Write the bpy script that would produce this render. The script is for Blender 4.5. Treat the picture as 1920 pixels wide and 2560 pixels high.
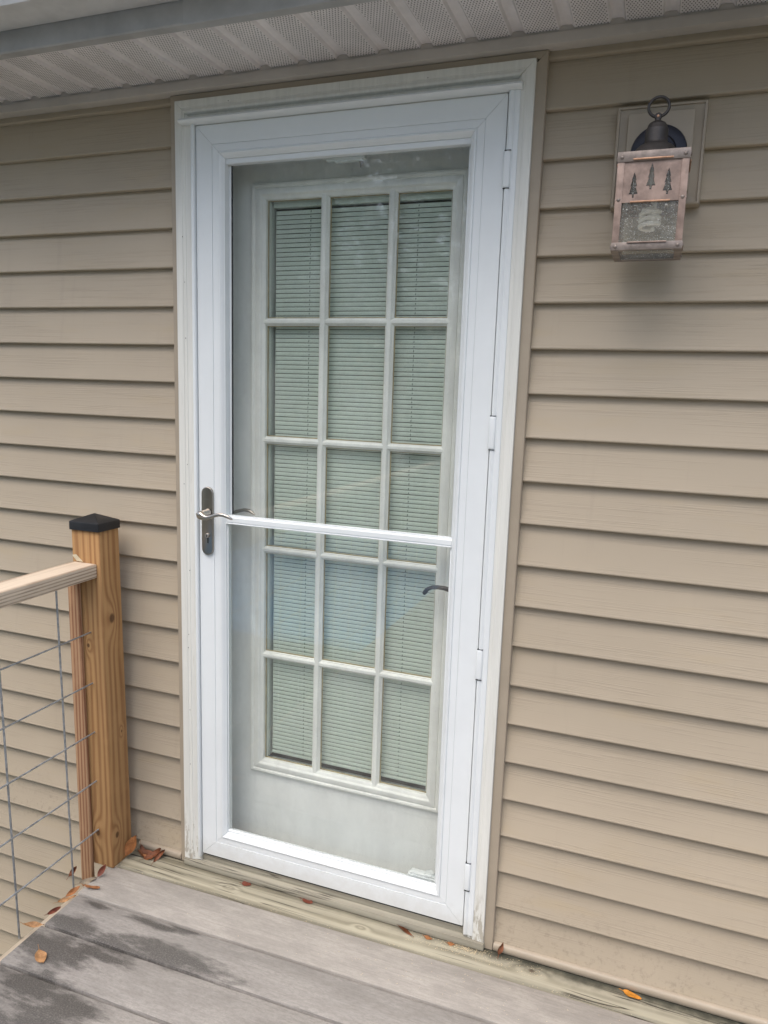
import bpy, bmesh, math, random
from math import sin, cos, pi, radians, sqrt
from mathutils import Vector, Matrix, noise
from mathutils.geometry import tessellate_polygon

for o in list(bpy.data.objects):
    bpy.data.objects.remove(o, do_unlink=True)
S = bpy.context.scene
COL = S.collection
rnd = random.Random(7)

# ------------------------------------------------------------------ camera
cd = bpy.data.cameras.new('camera')
cam = bpy.data.objects.new('camera', cd)
COL.objects.link(cam)
cam.location = (1.17402, -1.73445, 1.32314)
cam.rotation_euler = (radians(80.506), radians(-1.8137), radians(20.336))
cd.sensor_fit = 'HORIZONTAL'
cd.sensor_width = 36.0
cd.lens = 36.0 * 1843.85 / 1920.0
cd.clip_start = 0.02
cd.clip_end = 3000
S.camera = cam
S.render.resolution_x, S.render.resolution_y = 768, 1024

# ------------------------------------------------------------------ sky and sun (overcast)
SUN_EL, SUN_ROT = radians(65), radians(196)
w = bpy.data.worlds.new('World')
S.world = w
w.use_nodes = True
wn = w.node_tree
wn.nodes.clear()
sky = wn.nodes.new('ShaderNodeTexSky')
sky.sky_type = 'NISHITA'
sky.sun_disc = False
sky.sun_elevation = SUN_EL
sky.sun_rotation = SUN_ROT
sky.air_density = 1.0
sky.dust_density = 4.0
sky.ozone_density = 1.0
hs = wn.nodes.new('ShaderNodeHueSaturation')
hs.inputs['Saturation'].default_value = 0.85
bg = wn.nodes.new('ShaderNodeBackground')
bg.inputs['Strength'].default_value = 0.15
wo = wn.nodes.new('ShaderNodeOutputWorld')
wn.links.new(sky.outputs[0], hs.inputs['Color'])
wn.links.new(hs.outputs[0], bg.inputs['Color'])
wn.links.new(bg.outputs[0], wo.inputs['Surface'])

sd = bpy.data.lights.new('sun', 'SUN')
sd.energy = 1.0
sd.angle = radians(60)
sd.color = (1.0, 0.955, 0.885)
sun = bpy.data.objects.new('sun', sd)
COL.objects.link(sun)
sdir = Vector((sin(SUN_ROT) * cos(SUN_EL), cos(SUN_ROT) * cos(SUN_EL), sin(SUN_EL)))
sun.rotation_euler = sdir.to_track_quat('Z', 'Y').to_euler()
sun.location = sdir * 20

S.view_settings.view_transform = 'Standard'
S.view_settings.look = 'None'
S.view_settings.exposure = 0.84
S.view_settings.gamma = 1.0
S.view_settings.use_curve_mapping = False
S.cycles.transparent_max_bounces = 14
S.cycles.max_bounces = 7

# ------------------------------------------------------------------ node helpers
class NT:
    def __init__(s, name):
        s.m = bpy.data.materials.new(name)
        s.m.use_nodes = True
        s.t = s.m.node_tree
        s.t.nodes.clear()
        s.out = s.t.nodes.new('ShaderNodeOutputMaterial')
        s._oc = None
    def n(s, typ, **kw):
        nd = s.t.nodes.new('ShaderNode' + typ)
        for k, v in kw.items():
            setattr(nd, k, v)
        return nd
    def put(s, sock, v):
        if v is None:
            return
        if hasattr(v, 'is_linked') or hasattr(v, 'links'):
            s.t.links.new(v, sock)
        else:
            if isinstance(v, (tuple, list)) and len(v) == 3 and sock.type == 'RGBA':
                v = (*v, 1)
            sock.default_value = v
    def oc(s):
        if s._oc is None:
            s._oc = s.n('TexCoord').outputs['Object']
        return s._oc
    def math(s, op, a, b=None, c=None, clamp=False):
        nd = s.n('Math', operation=op, use_clamp=clamp)
        for i, v in enumerate((a, b, c)):
            s.put(nd.inputs[i], v)
        return nd.outputs[0]
    def vmath(s, op, a, b=None):
        nd = s.n('VectorMath', operation=op)
        s.put(nd.inputs[0], a)
        if b is not None:
            s.put(nd.inputs[1], b)
        return nd.outputs['Value'] if op in ('LENGTH', 'DISTANCE', 'DOT_PRODUCT') else nd.outputs[0]
    def noise(s, vec, scale=5, detail=4, rough=0.5, dist=0.0):
        nd = s.n('TexNoise')
        s.put(nd.inputs['Vector'], vec)
        for k, v in (('Scale', scale), ('Detail', detail), ('Roughness', rough), ('Distortion', dist)):
            nd.inputs[k].default_value = v
        return nd.outputs[0]
    def ramp(s, fac, a, b, c0=0.0, c1=1.0):
        nd = s.n('MapRange')
        nd.interpolation_type = 'SMOOTHSTEP'
        s.put(nd.inputs[0], fac)
        for i, v in enumerate((a, b, c0, c1)):
            s.put(nd.inputs[1 + i], v)
        return nd.outputs[0]
    def mix(s, fac, a, b, blend='MIX'):
        nd = s.n('Mix', data_type='RGBA', blend_type=blend)
        s.put(nd.inputs[0], fac)
        s.put(nd.inputs[6], a)
        s.put(nd.inputs[7], b)
        return nd.outputs[2]
    def bump(s, h, strength=0.3, dist=0.001, normal=None):
        nd = s.n('Bump')
        s.put(nd.inputs['Height'], h)
        nd.inputs['Strength'].default_value = strength
        nd.inputs['Distance'].default_value = dist
        if normal is not None:
            s.put(nd.inputs['Normal'], normal)
        return nd.outputs[0]
    def sep(s, v):
        nd = s.n('SeparateXYZ')
        s.put(nd.inputs[0], v)
        return nd.outputs
    def bsdf(s, color, rough=0.5, metal=0.0, normal=None, spec=0.5, trans=None):
        b = s.n('BsdfPrincipled')
        s.put(b.inputs['Base Color'], color)
        s.put(b.inputs['Roughness'], rough)
        s.put(b.inputs['Metallic'], metal)
        b.inputs['Specular IOR Level'].default_value = spec
        if normal is not None:
            s.put(b.inputs['Normal'], normal)
        s.t.links.new(b.outputs[0], s.out.inputs['Surface'])
        s.b = b
        return s.m

def simple(name, col, rough=0.5, metal=0.0, var=0.08, vscale=6.0, bump=0.0, bscale=300, spec=0.5, stretch=(1, 1, 1)):
    t = NT(name)
    v = t.vmath('MULTIPLY', t.oc(), stretch)
    n1 = t.noise(v, vscale, 5, 0.6)
    f = t.ramp(n1, 0.3, 0.7)
    d = tuple(max(0, c * (1 - var)) for c in col)
    l = tuple(min(1, c * (1 + var * 0.6)) for c in col)
    c = t.mix(f, d, l)
    nrm = None
    if bump:
        nrm = t.bump(t.noise(v, bscale, 3, 0.6), bump, 0.0006)
    return t.bsdf(c, rough, metal, nrm, spec)

# vinyl siding: tan with embossed horizontal grain
def m_siding(name, col):
    t = NT(name)
    P = t.oc()
    big = t.noise(P, 2.2, 3, 0.5)
    c = t.mix(t.ramp(big, 0.3, 0.7), tuple(x * 0.955 for x in col), tuple(min(1, x * 1.04) for x in col))
    yel = t.noise(t.vmath('MULTIPLY', P, (1, 1, 4)), 3.1, 4, 0.6)
    c = t.mix(t.ramp(yel, 0.52, 0.72, 0, 0.35), c, (col[0] * 1.03, col[1] * 0.98, col[2] * 0.83))
    gv = t.vmath('MULTIPLY', P, (4.5, 30, 300))
    g = t.noise(gv, 1.0, 3, 0.55, 0.35)
    gl = t.ramp(g, 0.50, 0.62)
    mask = t.ramp(t.noise(t.vmath('MULTIPLY', P, (2.0, 2, 14)), 1.0, 2, 0.5), 0.35, 0.6)
    gm = t.math('MULTIPLY', gl, mask)
    c = t.mix(t.math('MULTIPLY', gm, 0.13), c, tuple(x * 0.55 for x in col))
    dr = t.noise(t.vmath('MULTIPLY', P, (26, 5, 2.2)), 1.0, 4, 0.65)
    c = t.mix(t.ramp(dr, 0.56, 0.80, 0, 0.16), c, (col[0] * 0.62, col[1] * 0.62, col[2] * 0.64))
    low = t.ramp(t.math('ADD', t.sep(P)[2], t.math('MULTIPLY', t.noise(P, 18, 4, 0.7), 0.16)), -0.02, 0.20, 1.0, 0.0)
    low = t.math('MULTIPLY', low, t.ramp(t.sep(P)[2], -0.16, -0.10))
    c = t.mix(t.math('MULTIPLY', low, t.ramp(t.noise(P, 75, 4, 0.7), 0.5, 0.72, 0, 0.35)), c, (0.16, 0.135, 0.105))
    nrm = t.bump(gm, 0.35, 0.0008)
    return t.bsdf(c, t.ramp(g, 0.2, 0.8, 0.45, 0.62), 0, nrm, 0.35)

# sawn lumber with growth rings and knots; axis = length direction
def m_wood(name, dark, light, axis, centre, freq, knots=(), amp=2.2, grey=0.0, greycol=(0.45, 0.43, 0.40), sharp=0.5, cracks=0.0, stretch=0.55, bump=0.5, stain=None):
    t = NT(name)
    P = t.oc()
    keep = tuple(0.0 if i == axis else 1.0 for i in range(3))
    st = tuple(stretch if i == axis else 6.0 for i in range(3))
    warp = t.noise(t.vmath('MULTIPLY', P, st), 1.6, 3, 0.5)
    r = t.vmath('LENGTH', t.vmath('SUBTRACT', t.vmath('MULTIPLY', P, keep), tuple(c * k for c, k in zip(centre, keep))))
    ph = t.math('ADD', t.math('MULTIPLY', r, freq), t.math('MULTIPLY', warp, amp * 6.28))
    kcore = None
    kst = tuple(0.42 if i == axis else 1.0 for i in range(3))
    for (kx, ky, kz, kr) in knots:
        kp = tuple(a * b for a, b in zip((kx, ky, kz), kst))
        d = t.vmath('DISTANCE', t.vmath('MULTIPLY', P, kst), kp)
        g = t.math('EXPONENT', t.math('MULTIPLY', t.math('POWER', t.math('DIVIDE', d, kr * 1.9), 2.0), -1.0))
        ph = t.math('ADD', ph, t.math('MULTIPLY', g, 11.0))
        d2 = t.vmath('DISTANCE', t.vmath('MULTIPLY', P, tuple(0.7 if i == axis else 1.0 for i in range(3))), tuple(a * (0.7 if i == axis else 1.0) for i, a in enumerate((kx, ky, kz))))
        c0 = t.ramp(d2, kr * 0.5, kr * 1.0, 1.0, 0.0)
        kcore = c0 if kcore is None else t.math('MAXIMUM', kcore, c0)
    s_ = t.math('ADD', t.math('MULTIPLY', t.math('SINE', ph), 0.5), 0.5)
    ring = t.math('POWER', s_, 1.0 / max(sharp, 0.05))
    fst = tuple(3.0 if i == axis else 260.0 for i in range(3))
    fine = t.noise(t.vmath('MULTIPLY', P, fst), 1.0, 3, 0.6)
    c = t.mix(t.math('MULTIPLY', ring, 0.92), light, dark)
    c = t.mix(t.ramp(fine, 0.35, 0.75, 0, 0.35), c, tuple(x * 0.62 for x in dark))
    blot = t.noise(P, 9.0, 4, 0.6)
    c = t.mix(t.ramp(blot, 0.45, 0.75, 0, 0.35), c, tuple(x * 1.12 for x in light))
    if grey:
        gn = t.noise(t.vmath('MULTIPLY', P, tuple(2 if i == axis else 20 for i in range(3))), 1.0, 4, 0.6)
        c = t.mix(t.ramp(gn, 0.25, 0.75, grey * 0.45, grey), c, greycol)
    if kcore is not None:
        c = t.mix(t.math('MULTIPLY', kcore, 0.8), c, (0.075, 0.035, 0.018))
    h = t.math('ADD', t.math('MULTIPLY', ring, -0.5), t.math('MULTIPLY', fine, 0.6))
    if cracks:
        cst = tuple(1.6 if i == axis else 55.0 for i in range(3))
        cn = t.noise(t.vmath('MULTIPLY', P, cst), 1.0, 2, 0.5, 0.3)
        ck = t.ramp(t.math('ABSOLUTE', t.math('SUBTRACT', cn, 0.5)), 0.0, 0.028, 1.0, 0.0)
        ckm = t.ramp(t.noise(P, 4.0, 2, 0.5), 0.45, 0.58)
        ck = t.math('MULTIPLY', ck, ckm)
        c = t.mix(t.math('MULTIPLY', ck, cracks), c, (0.05, 0.042, 0.032))
        h = t.math('SUBTRACT', h, t.math('MULTIPLY', ck, 2.0))
    if stain:
        (sax, s0, s1, scol) = stain      # mould growing along one edge, broken up by noise
        q = t.math('ADD', t.sep(P)[sax], t.math('MULTIPLY', t.math('SUBTRACT', t.noise(P, 22, 5, 0.65), 0.5), 0.05))
        xm = t.ramp(t.sep(P)[0], 0.55, 0.95, 0.35, 1.0)
        c = t.mix(t.math('MULTIPLY', t.ramp(q, s0, s1), xm), c, scol)
    return t.bsdf(c, 0.72, 0, t.bump(h, bump, 0.0009), 0.25)

# composite decking: grey boards with brushed ribs and damp patches
def m_deck(name, base, ribs, patches):
    t = NT(name)
    P = t.oc()
    blot = t.noise(t.vmath('MULTIPLY', P, (3, 9, 1)), 2.5, 5, 0.62)
    c = t.mix(t.ramp(blot, 0.3, 0.7), tuple(x * 0.82 for x in base), tuple(x * 1.12 for x in base))
    st = t.noise(t.vmath('MULTIPLY', P, (5, 170, 1)), 1.0, 4, 0.6)
    c = t.mix(t.ramp(st, 0.42, 0.72, 0, 0.4), c, tuple(x * 0.66 for x in base))
    gr = t.noise(P, 420, 3, 0.7)
    c = t.mix(t.ramp(gr, 0.5, 0.75, 0, 0.38), c, tuple(x * 0.55 for x in base))
    wv = t.vmath('ADD', P, t.vmath('MULTIPLY', t.vmath('SUBTRACT', t.n('TexNoise').outputs['Color'], (0.5, 0.5, 0.5)), (0, 0, 0)))
    yv = t.sep(P)[1]
    rb = t.math('ADD', t.math('MULTIPLY', t.math('SINE', t.math('ADD', t.math('MULTIPLY', yv, 2200.0), t.math('MULTIPLY', t.noise(t.vmath('MULTIPLY', P, (4, 14, 1)), 1.0, 2, 0.5), 9.0))), 0.5), 0.5)
    if ribs:
        c = t.mix(t.math('MULTIPLY', rb, 0.33 * ribs), c, tuple(x * 0.5 for x in base))
    mot = t.noise(t.vmath('MULTIPLY', P, (0.55, 1.6, 1)), 130, 4, 0.7)
    c = t.mix(t.ramp(mot, 0.40, 0.68, 0, 0.5 * (0.4 + 0.6 * ribs)), c, tuple(x * 0.58 for x in base))
    wet = None
    for (cx, cy, rx, ry) in [(a_, b_, c_ * 1.12, d_ * 1.18) for a_, b_, c_, d_ in patches]:
        d = t.vmath('LENGTH', t.vmath('MULTIPLY', t.vmath('SUBTRACT', P, (cx, cy, P_DECK)), (1 / rx, 1 / ry, 0)))
        f = t.math('SUBTRACT', 1.0, d)
        wet = f if wet is None else t.math('MAXIMUM', wet, f)
    rough = 0.78
    if wet is not None:
        nz = t.noise(t.vmath('MULTIPLY', P, (14, 48, 1)), 1.0, 6, 0.7)
        wm = t.ramp(t.math('ADD', wet, t.math('MULTIPLY', t.math('SUBTRACT', nz, 0.5), 2.1)), -0.15, 0.55)
        wm = t.math('MULTIPLY', wm, t.ramp(wet, -0.45, -0.05))
        wm = t.math('MULTIPLY', wm, t.ramp(t.noise(t.vmath('MULTIPLY', P, (1, 2.2, 1)), 200, 4, 0.75), 0.34, 0.56, 0.62, 1.0))
        c = t.mix(t.math('MULTIPLY', wm, 0.92), c, tuple(x * 0.21 for x in base))
        rough = t.ramp(wm, 0, 1, 0.78, 0.5)
    h = t.math('ADD', t.math('MULTIPLY', rb, 0.7 * ribs), t.math('MULTIPLY', st, 0.7))
    return t.bsdf(c, rough, 0, t.bump(h, 0.5, 0.0012), 0.3)

def m_glass(name, tint, dirt=0.0, seeds=0.0, bump=0.0):
    t = NT(name)
    g = t.n('NewGeometry')
    ior = t.math('ADD', 1.5, t.math('MULTIPLY', g.outputs['Backfacing'], 1 / 1.5 - 1.5))
    fr = t.n('Fresnel')
    t.put(fr.inputs['IOR'], ior)
    tr = t.n('BsdfTransparent')
    t.put(tr.inputs[0], tint)
    gl = t.n('BsdfGlossy')
    gl.inputs['Roughness'].default_value = 0.015
    if bump:
        nb = t.bump(t.noise(t.oc(), 320, 3, 0.6), bump, 0.001)
        t.put(gl.inputs['Normal'], nb)
        gl.inputs['Roughness'].default_value = 0.08
    mx = t.n('MixShader')
    t.t.links.new(fr.outputs[0], mx.inputs[0])
    t.t.links.new(tr.outputs[0], mx.inputs[1])
    t.t.links.new(gl.outputs[0], mx.inputs[2])
    res = mx.outputs[0]
    P = t.oc()
    if dirt:
        df = t.n('BsdfDiffuse')
        df.inputs[0].default_value = (0.72, 0.73, 0.72, 1)
        sm = t.noise(t.vmath('MULTIPLY', P, (4, 4, 2.2)), 3.0, 6, 0.7)
        vo = t.n('TexVoronoi')
        t.put(vo.inputs['Vector'], P)
        vo.inputs['Scale'].default_value = 60
        sp = t.math('MULTIPLY', t.math('LESS_THAN', vo.outputs['Distance'], 0.07), t.math('GREATER_THAN', t.sep(vo.outputs['Color'])[0], 0.86))
        f = t.math('ADD', t.ramp(sm, 0.35, 0.75, 0.0, dirt), t.math('MULTIPLY', sp, 0.22))
        m2 = t.n('MixShader')
        t.put(m2.inputs[0], f)
        t.t.links.new(res, m2.inputs[1])
        t.t.links.new(df.outputs[0], m2.inputs[2])
        res = m2.outputs[0]
    if seeds:
        df = t.n('BsdfDiffuse')
        df.inputs[0].default_value = (0.85, 0.84, 0.78, 1)
        vo = t.n('TexVoronoi')
        t.put(vo.inputs['Vector'], P)
        vo.inputs['Scale'].default_value = 330
        sp = t.math('MULTIPLY', t.math('LESS_THAN', vo.outputs['Distance'], 0.26), t.math('GREATER_THAN', t.sep(vo.outputs['Color'])[0], 0.72))
        vo2 = t.n('TexVoronoi')
        t.put(vo2.inputs['Vector'], P)
        vo2.inputs['Scale'].default_value = 85
        sp2 = t.math('MULTIPLY', t.math('LESS_THAN', vo2.outputs['Distance'], 0.14), t.math('GREATER_THAN', t.sep(vo2.outputs['Color'])[0], 0.80))
        haze = t.ramp(t.noise(P, 60, 4, 0.7), 0.3, 0.7, 0.03, 0.09)
        f = t.math('MINIMUM', t.math('ADD', haze, t.math('MULTIPLY', t.math('MAXIMUM', sp, sp2), seeds)), 0.9)
        m2 = t.n('MixShader')
        t.put(m2.inputs[0], f)
        t.t.links.new(res, m2.inputs[1])
        t.t.links.new(df.outputs[0], m2.inputs[2])
        res = m2.outputs[0]
    t.t.links.new(res, t.out.inputs['Surface'])
    return t.m

def m_soffit(name, col):
    t = NT(name)
    P = t.oc()
    x, y, z = t.sep(P)
    gy = t.math('DIVIDE', y, 0.0078)
    row = t.math('FLOOR', gy)
    off = t.math('MULTIPLY', t.math('MODULO', t.math('ABSOLUTE', row), 2.0), 0.5)
    fy = t.math('ABSOLUTE', t.math('SUBTRACT', t.math('FRACT', gy), 0.5))
    fx = t.math('ABSOLUTE', t.math('SUBTRACT', t.math('FRACT', t.math('ADD', t.math('DIVIDE', x, 0.0066), off)), 0.5))
    slot = t.math('MULTIPLY', t.math('LESS_THAN', fx, 0.17), t.math('LESS_THAN', fy, 0.30))
    lx = t.math('FRACT', t.math('DIVIDE', t.math('SUBTRACT', x, -0.4087 + 0.0192), 0.10224))
    on = t.math('MULTIPLY', t.math('GREATER_THAN', lx, 0.03), t.math('LESS_THAN', lx, 0.67))
    slot = t.math('MULTIPLY', slot, on)
    n1 = t.noise(P, 9, 5, 0.65)
    c = t.mix(t.ramp(n1, 0.3, 0.75), tuple(a * 0.86 for a in col), tuple(min(1, a * 1.06) for a in col))
    c = t.mix(slot, c, (0.14, 0.133, 0.13))
    return t.bsdf(c, 0.55, 0, t.bump(t.math('MULTIPLY', slot, -1.0), 0.5, 0.002), 0.3)

def m_casing(name, col):
    # old white paint: streaks, flakes, nail holes
    t = NT(name)
    P = t.oc()
    n1 = t.noise(t.vmath('MULTIPLY', P, (60, 60, 3)), 1.0, 5, 0.65)
    c = t.mix(t.ramp(n1, 0.35, 0.7), tuple(a * 0.9 for a in col), col)
    d = t.noise(t.vmath('MULTIPLY', P, (90, 40, 5)), 1.0, 5, 0.7)
    c = t.mix(t.ramp(d, 0.58, 0.75, 0, 0.55), c, (col[0] * 0.62, col[1] * 0.6, col[2] * 0.52))
    low = t.ramp(t.math('ADD', t.sep(P)[2], t.math('MULTIPLY', t.noise(P, 14, 4, 0.7), 0.16)), 0.02, 0.16, 1.0, 0.0)
    fl = t.ramp(t.noise(t.vmath('MULTIPLY', P, (70, 70, 18)), 1.0, 4, 0.7), 0.5, 0.6)
    c = t.mix(t.math('MULTIPLY', t.math('MULTIPLY', low, fl), 0.7), c, (0.33, 0.29, 0.22))
    return t.bsdf(c, 0.6, 0, t.bump(n1, 0.25, 0.0006), 0.35)

P_DECK = -0.125
WHITE = (0.775, 0.81, 0.82)
M = {}
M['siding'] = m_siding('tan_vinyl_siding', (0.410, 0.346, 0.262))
M['trim'] = simple('tan_vinyl_trim', (0.372, 0.314, 0.241), 0.5, var=0.07, vscale=7, bump=0.05, bscale=200)
M['frieze'] = simple('taupe_vinyl_channel', (0.52, 0.48, 0.435), 0.5, var=0.08, vscale=9)
M['soffit'] = m_soffit('perforated_vinyl_soffit', (0.80, 0.765, 0.765))
M['fascia'] = simple('grey_fascia_metal', (0.40, 0.40, 0.40), 0.45, var=0.14, vscale=11)
M['gutter'] = simple('painted_gutter_metal', (0.60, 0.60, 0.60), 0.42, var=0.14, vscale=9)
M['roof'] = simple('asphalt_shingle', (0.09, 0.085, 0.08), 0.9, var=0.3, vscale=60)
M['sheath'] = simple('wall_sheathing', (0.10, 0.085, 0.065), 0.9)
def m_white(name, col):
    t = NT(name)
    P = t.oc()
    c = t.mix(t.ramp(t.noise(P, 6, 5, 0.65), 0.3, 0.75), tuple(a * 0.955 for a in col), col)
    sc = t.noise(t.vmath('MULTIPLY', P, (130, 60, 9)), 1.0, 3, 0.7)
    mk = t.ramp(t.noise(P, 7.0, 3, 0.6), 0.56, 0.66)
    c = t.mix(t.math('MULTIPLY', t.ramp(sc, 0.66, 0.74, 0, 0.2), mk), c, tuple(a * 0.5 for a in col))
    gr = t.ramp(t.math('ADD', t.sep(P)[2], t.math('MULTIPLY', t.noise(P, 30, 4, 0.7), 0.10)), -0.03, 0.04, 0.30, 0.0)
    c = t.mix(gr, c, (0.45, 0.42, 0.36))
    return t.bsdf(c, t.ramp(t.noise(P, 14, 4, 0.6), 0.3, 0.7, 0.30, 0.42), 0, t.bump(t.noise(P, 240, 3, 0.6), 0.04, 0.0006), 0.5)
M['white'] = m_white('white_painted_aluminium', WHITE)
M['casing'] = m_casing('weathered_white_paint', (0.75, 0.75, 0.70))
M['slab'] = simple('offwhite_door_paint', (0.82, 0.83, 0.80), 0.5, var=0.08, vscale=4, bump=0.06, bscale=90, stretch=(3, 1, 0.6))
M['lite'] = simple('ivory_door_moulding', (0.81, 0.815, 0.77), 0.48, var=0.10, vscale=10, bump=0.05, bscale=120, stretch=(1, 1, 0.5))
M['stop'] = simple('aged_sealant', (0.40, 0.34, 0.20), 0.7, var=0.3, vscale=30)
M['slat'] = simple('white_blind_slat', (0.73, 0.76, 0.71), 0.42, var=0.05, vscale=5)
M['cord'] = simple('blind_cord', (0.10, 0.12, 0.11), 0.8)
M['glass'] = m_glass('storm_glass', (0.975, 0.985, 0.98, 1), dirt=0.055)
M['pane'] = m_glass('door_pane_glass', (0.945, 0.968, 0.95, 1), dirt=0.02)
M['nickel'] = simple('brushed_nickel', (0.52, 0.485, 0.445), 0.28, 1.0, var=0.10, vscale=30, bump=0.05, bscale=500, stretch=(1, 1, 0.15))
M['platenickel'] = simple('dark_brushed_nickel', (0.36, 0.335, 0.30), 0.30, 1.0, var=0.10, vscale=30, bump=0.05, bscale=500, stretch=(1, 1, 0.15))
M['key'] = simple('dark_keyway', (0.035, 0.033, 0.03), 0.5, 0.6)
M['bronze'] = simple('oil_rubbed_bronze', (0.035, 0.032, 0.034), 0.4, 0.6)
M['plastic'] = simple('white_plastic', (0.74, 0.77, 0.76), 0.4)
M['greytab'] = simple('grey_plastic_tab', (0.22, 0.21, 0.20), 0.5)
M['black'] = simple('black_plastic_cap', (0.012, 0.013, 0.016), 0.42, var=0.3, vscale=25, bump=0.06, bscale=120)
M['gap'] = simple('black_seal_and_gap_shade', (0.015, 0.015, 0.017), 0.8)  # for black seals and joints; also stands in for shade in the door gaps
M['wire'] = simple('galvanised_wire', (0.40, 0.42, 0.44), 0.5, 0.75, var=0.3, vscale=60)
M['post'] = m_wood('treated_pine_post', (0.265, 0.118, 0.040), (0.465, 0.262, 0.108), 2, (-0.40, 0.03, 0), 560, [(-0.248, -0.084, 0.6475, 0.013), (-0.3038, -0.122, 0.5695, 0.006), (-0.245, -0.0956, -0.0257, 0.009), (-0.2962, -0.121, -0.0185, 0.010), (-0.245, -0.0604, 0.291, 0.004)], amp=2.9, sharp=0.6, grey=0.25, greycol=(0.40, 0.27, 0.15))
M['strip'] = m_wood('reddish_pine_strip', (0.235, 0.10, 0.05), (0.47, 0.285, 0.165), 2, (-0.45, -0.02, 0), 760, amp=1.2, sharp=0.5, bump=0.8)
M['rail'] = m_wood('weathered_pine_rail', (0.25, 0.155, 0.09), (0.70, 0.58, 0.45), 1, (-0.302, 0, 0.70), 820, amp=1.3, sharp=0.45, bump=0.9, grey=0.25, greycol=(0.62, 0.56, 0.48))
M['ledger'] = m_wood('weathered_ledger_wood', (0.19, 0.165, 0.105), (0.43, 0.39, 0.285), 0, (0, 0.10, -0.30), 300, [(0.1207, -0.0585, -0.1165, 0.006), (0.9935, -0.0372, -0.1165, 0.009), (0.5352, -0.062, -0.1165, 0.005)], amp=2.0, sharp=0.7, grey=0.6, greycol=(0.33, 0.315, 0.255), cracks=1.0, stain=(1, -0.052, -0.005, (0.05, 0.05, 0.038)), bump=0.8)
M['sill'] = m_wood('weathered_sill_wood', (0.21, 0.18, 0.13), (0.40, 0.37, 0.29), 0, (0, 0.2, -0.4), 260, amp=1.4, sharp=0.7, grey=0.65, greycol=(0.33, 0.315, 0.26), cracks=0.8, bump=0.8)
M['rim'] = m_wood('rim_board_wood', (0.33, 0.25, 0.16), (0.58, 0.48, 0.35), 1, (-0.3, 0, -0.5), 240, amp=1.4, grey=0.35)
WET = [(0.12, -0.338, 0.19, 0.034), (-0.03, -0.365, 0.10, 0.026), (-0.185, -0.347, 0.105, 0.030), (-0.175, -0.262, 0.045, 0.010), (0.02, -0.262, 0.11, 0.011), (0.10, -0.246, 0.05, 0.008),
       (-0.17, -0.435, 0.14, 0.050), (-0.05, -0.405, 0.10, 0.020), (-0.13, -0.545, 0.11, 0.050), (0.0, -0.56, 0.09, 0.040), (-0.02, -0.62, 0.12, 0.05), (-0.15, -0.66, 0.1, 0.05)]
M['deck1'] = m_deck('composite_deck_plain', (0.37, 0.342, 0.308), 0.25, [])
M['deck'] = m_deck('composite_deck_ribbed', (0.345, 0.322, 0.297), 1.0, WET)
M['copper'] = simple('weathered_copper', (0.36, 0.262, 0.218), 0.52, 0.25, var=0.30, vscale=38, bump=0.15, bscale=160)
M['brass'] = simple('bronzed_band', (0.30, 0.25, 0.22), 0.46, 0.5, var=0.35, vscale=40, bump=0.1, bscale=200)
M['brightcopper'] = simple('rubbed_copper_edge', (0.48, 0.28, 0.18), 0.45, 0.6, var=0.3, vscale=60)
M['darkmetal'] = simple('dark_bronze_casting', (0.075, 0.068, 0.065), 0.5, 0.55, var=0.3, vscale=40)
M['navy'] = simple('blue_black_back_plate', (0.016, 0.018, 0.028), 0.42, 0.4, var=0.2)
M['seed'] = m_glass('seeded_lantern_glass', (0.97, 0.965, 0.94, 1), seeds=0.55, bump=0.3)
M['bulb'] = simple('frosted_white_tube', (0.92, 0.91, 0.85), 0.5)
M['sawdust'] = simple('pale_sawdust', (0.72, 0.58, 0.37), 0.9, var=0.2, vscale=200)
M['grass'] = simple('lawn', (0.115, 0.125, 0.095), 0.9, var=0.35, vscale=0.8)
M['leafg'] = simple('tree_foliage', (0.075, 0.115, 0.045), 0.6, var=0.4, vscale=1.2)
M['bark'] = simple('tree_bark', (0.11, 0.085, 0.06), 0.9, var=0.3, vscale=12, bump=0.5, bscale=30)
M['paper'] = simple('paper_tag', (0.62, 0.54, 0.38), 0.8, var=0.15, vscale=60)

def m_leaf(name, col):
    t = NT(name)
    n1 = t.noise(t.oc(), 55, 5, 0.7)
    c = t.mix(t.ramp(n1, 0.3, 0.7), tuple(a * 0.55 for a in col), tuple(min(1, a * 1.15) for a in col))
    c = t.mix(t.ramp(t.noise(t.oc(), 240, 3, 0.6), 0.58, 0.72, 0, 0.6), c, tuple(a * 0.3 for a in col))
    return t.bsdf(c, 0.62, 0, t.bump(n1, 0.4, 0.001), 0.3)
LEAFM = {'orange': m_leaf('dry_leaf_orange', (0.36, 0.15, 0.055)), 'tan': m_leaf('dry_leaf_tan', (0.44, 0.24, 0.11)), 'brown': m_leaf('dry_leaf_brown', (0.23, 0.085, 0.04)),
         'red': m_leaf('dry_leaf_red', (0.20, 0.058, 0.034)), 'amber': m_leaf('dry_leaf_amber', (0.62, 0.25, 0.03)), 'grey': m_leaf('dry_leaf_grey', (0.30, 0.24, 0.17))}

# ------------------------------------------------------------------ mesh helpers
def finish(me, smooth=None):
    if smooth is not None:
        me.shade_smooth()
        me.set_sharp_from_angle(angle=radians(smooth))
    return me

def mesh(name, v, f, smooth=None):
    me = bpy.data.meshes.new(name)
    me.from_pydata([tuple(p) for p in v], [], f)
    bm = bmesh.new()
    bm.from_mesh(me)
    bmesh.ops.recalc_face_normals(bm, faces=bm.faces)
    bm.to_mesh(me)
    bm.free()
    return finish(me, smooth)

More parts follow.
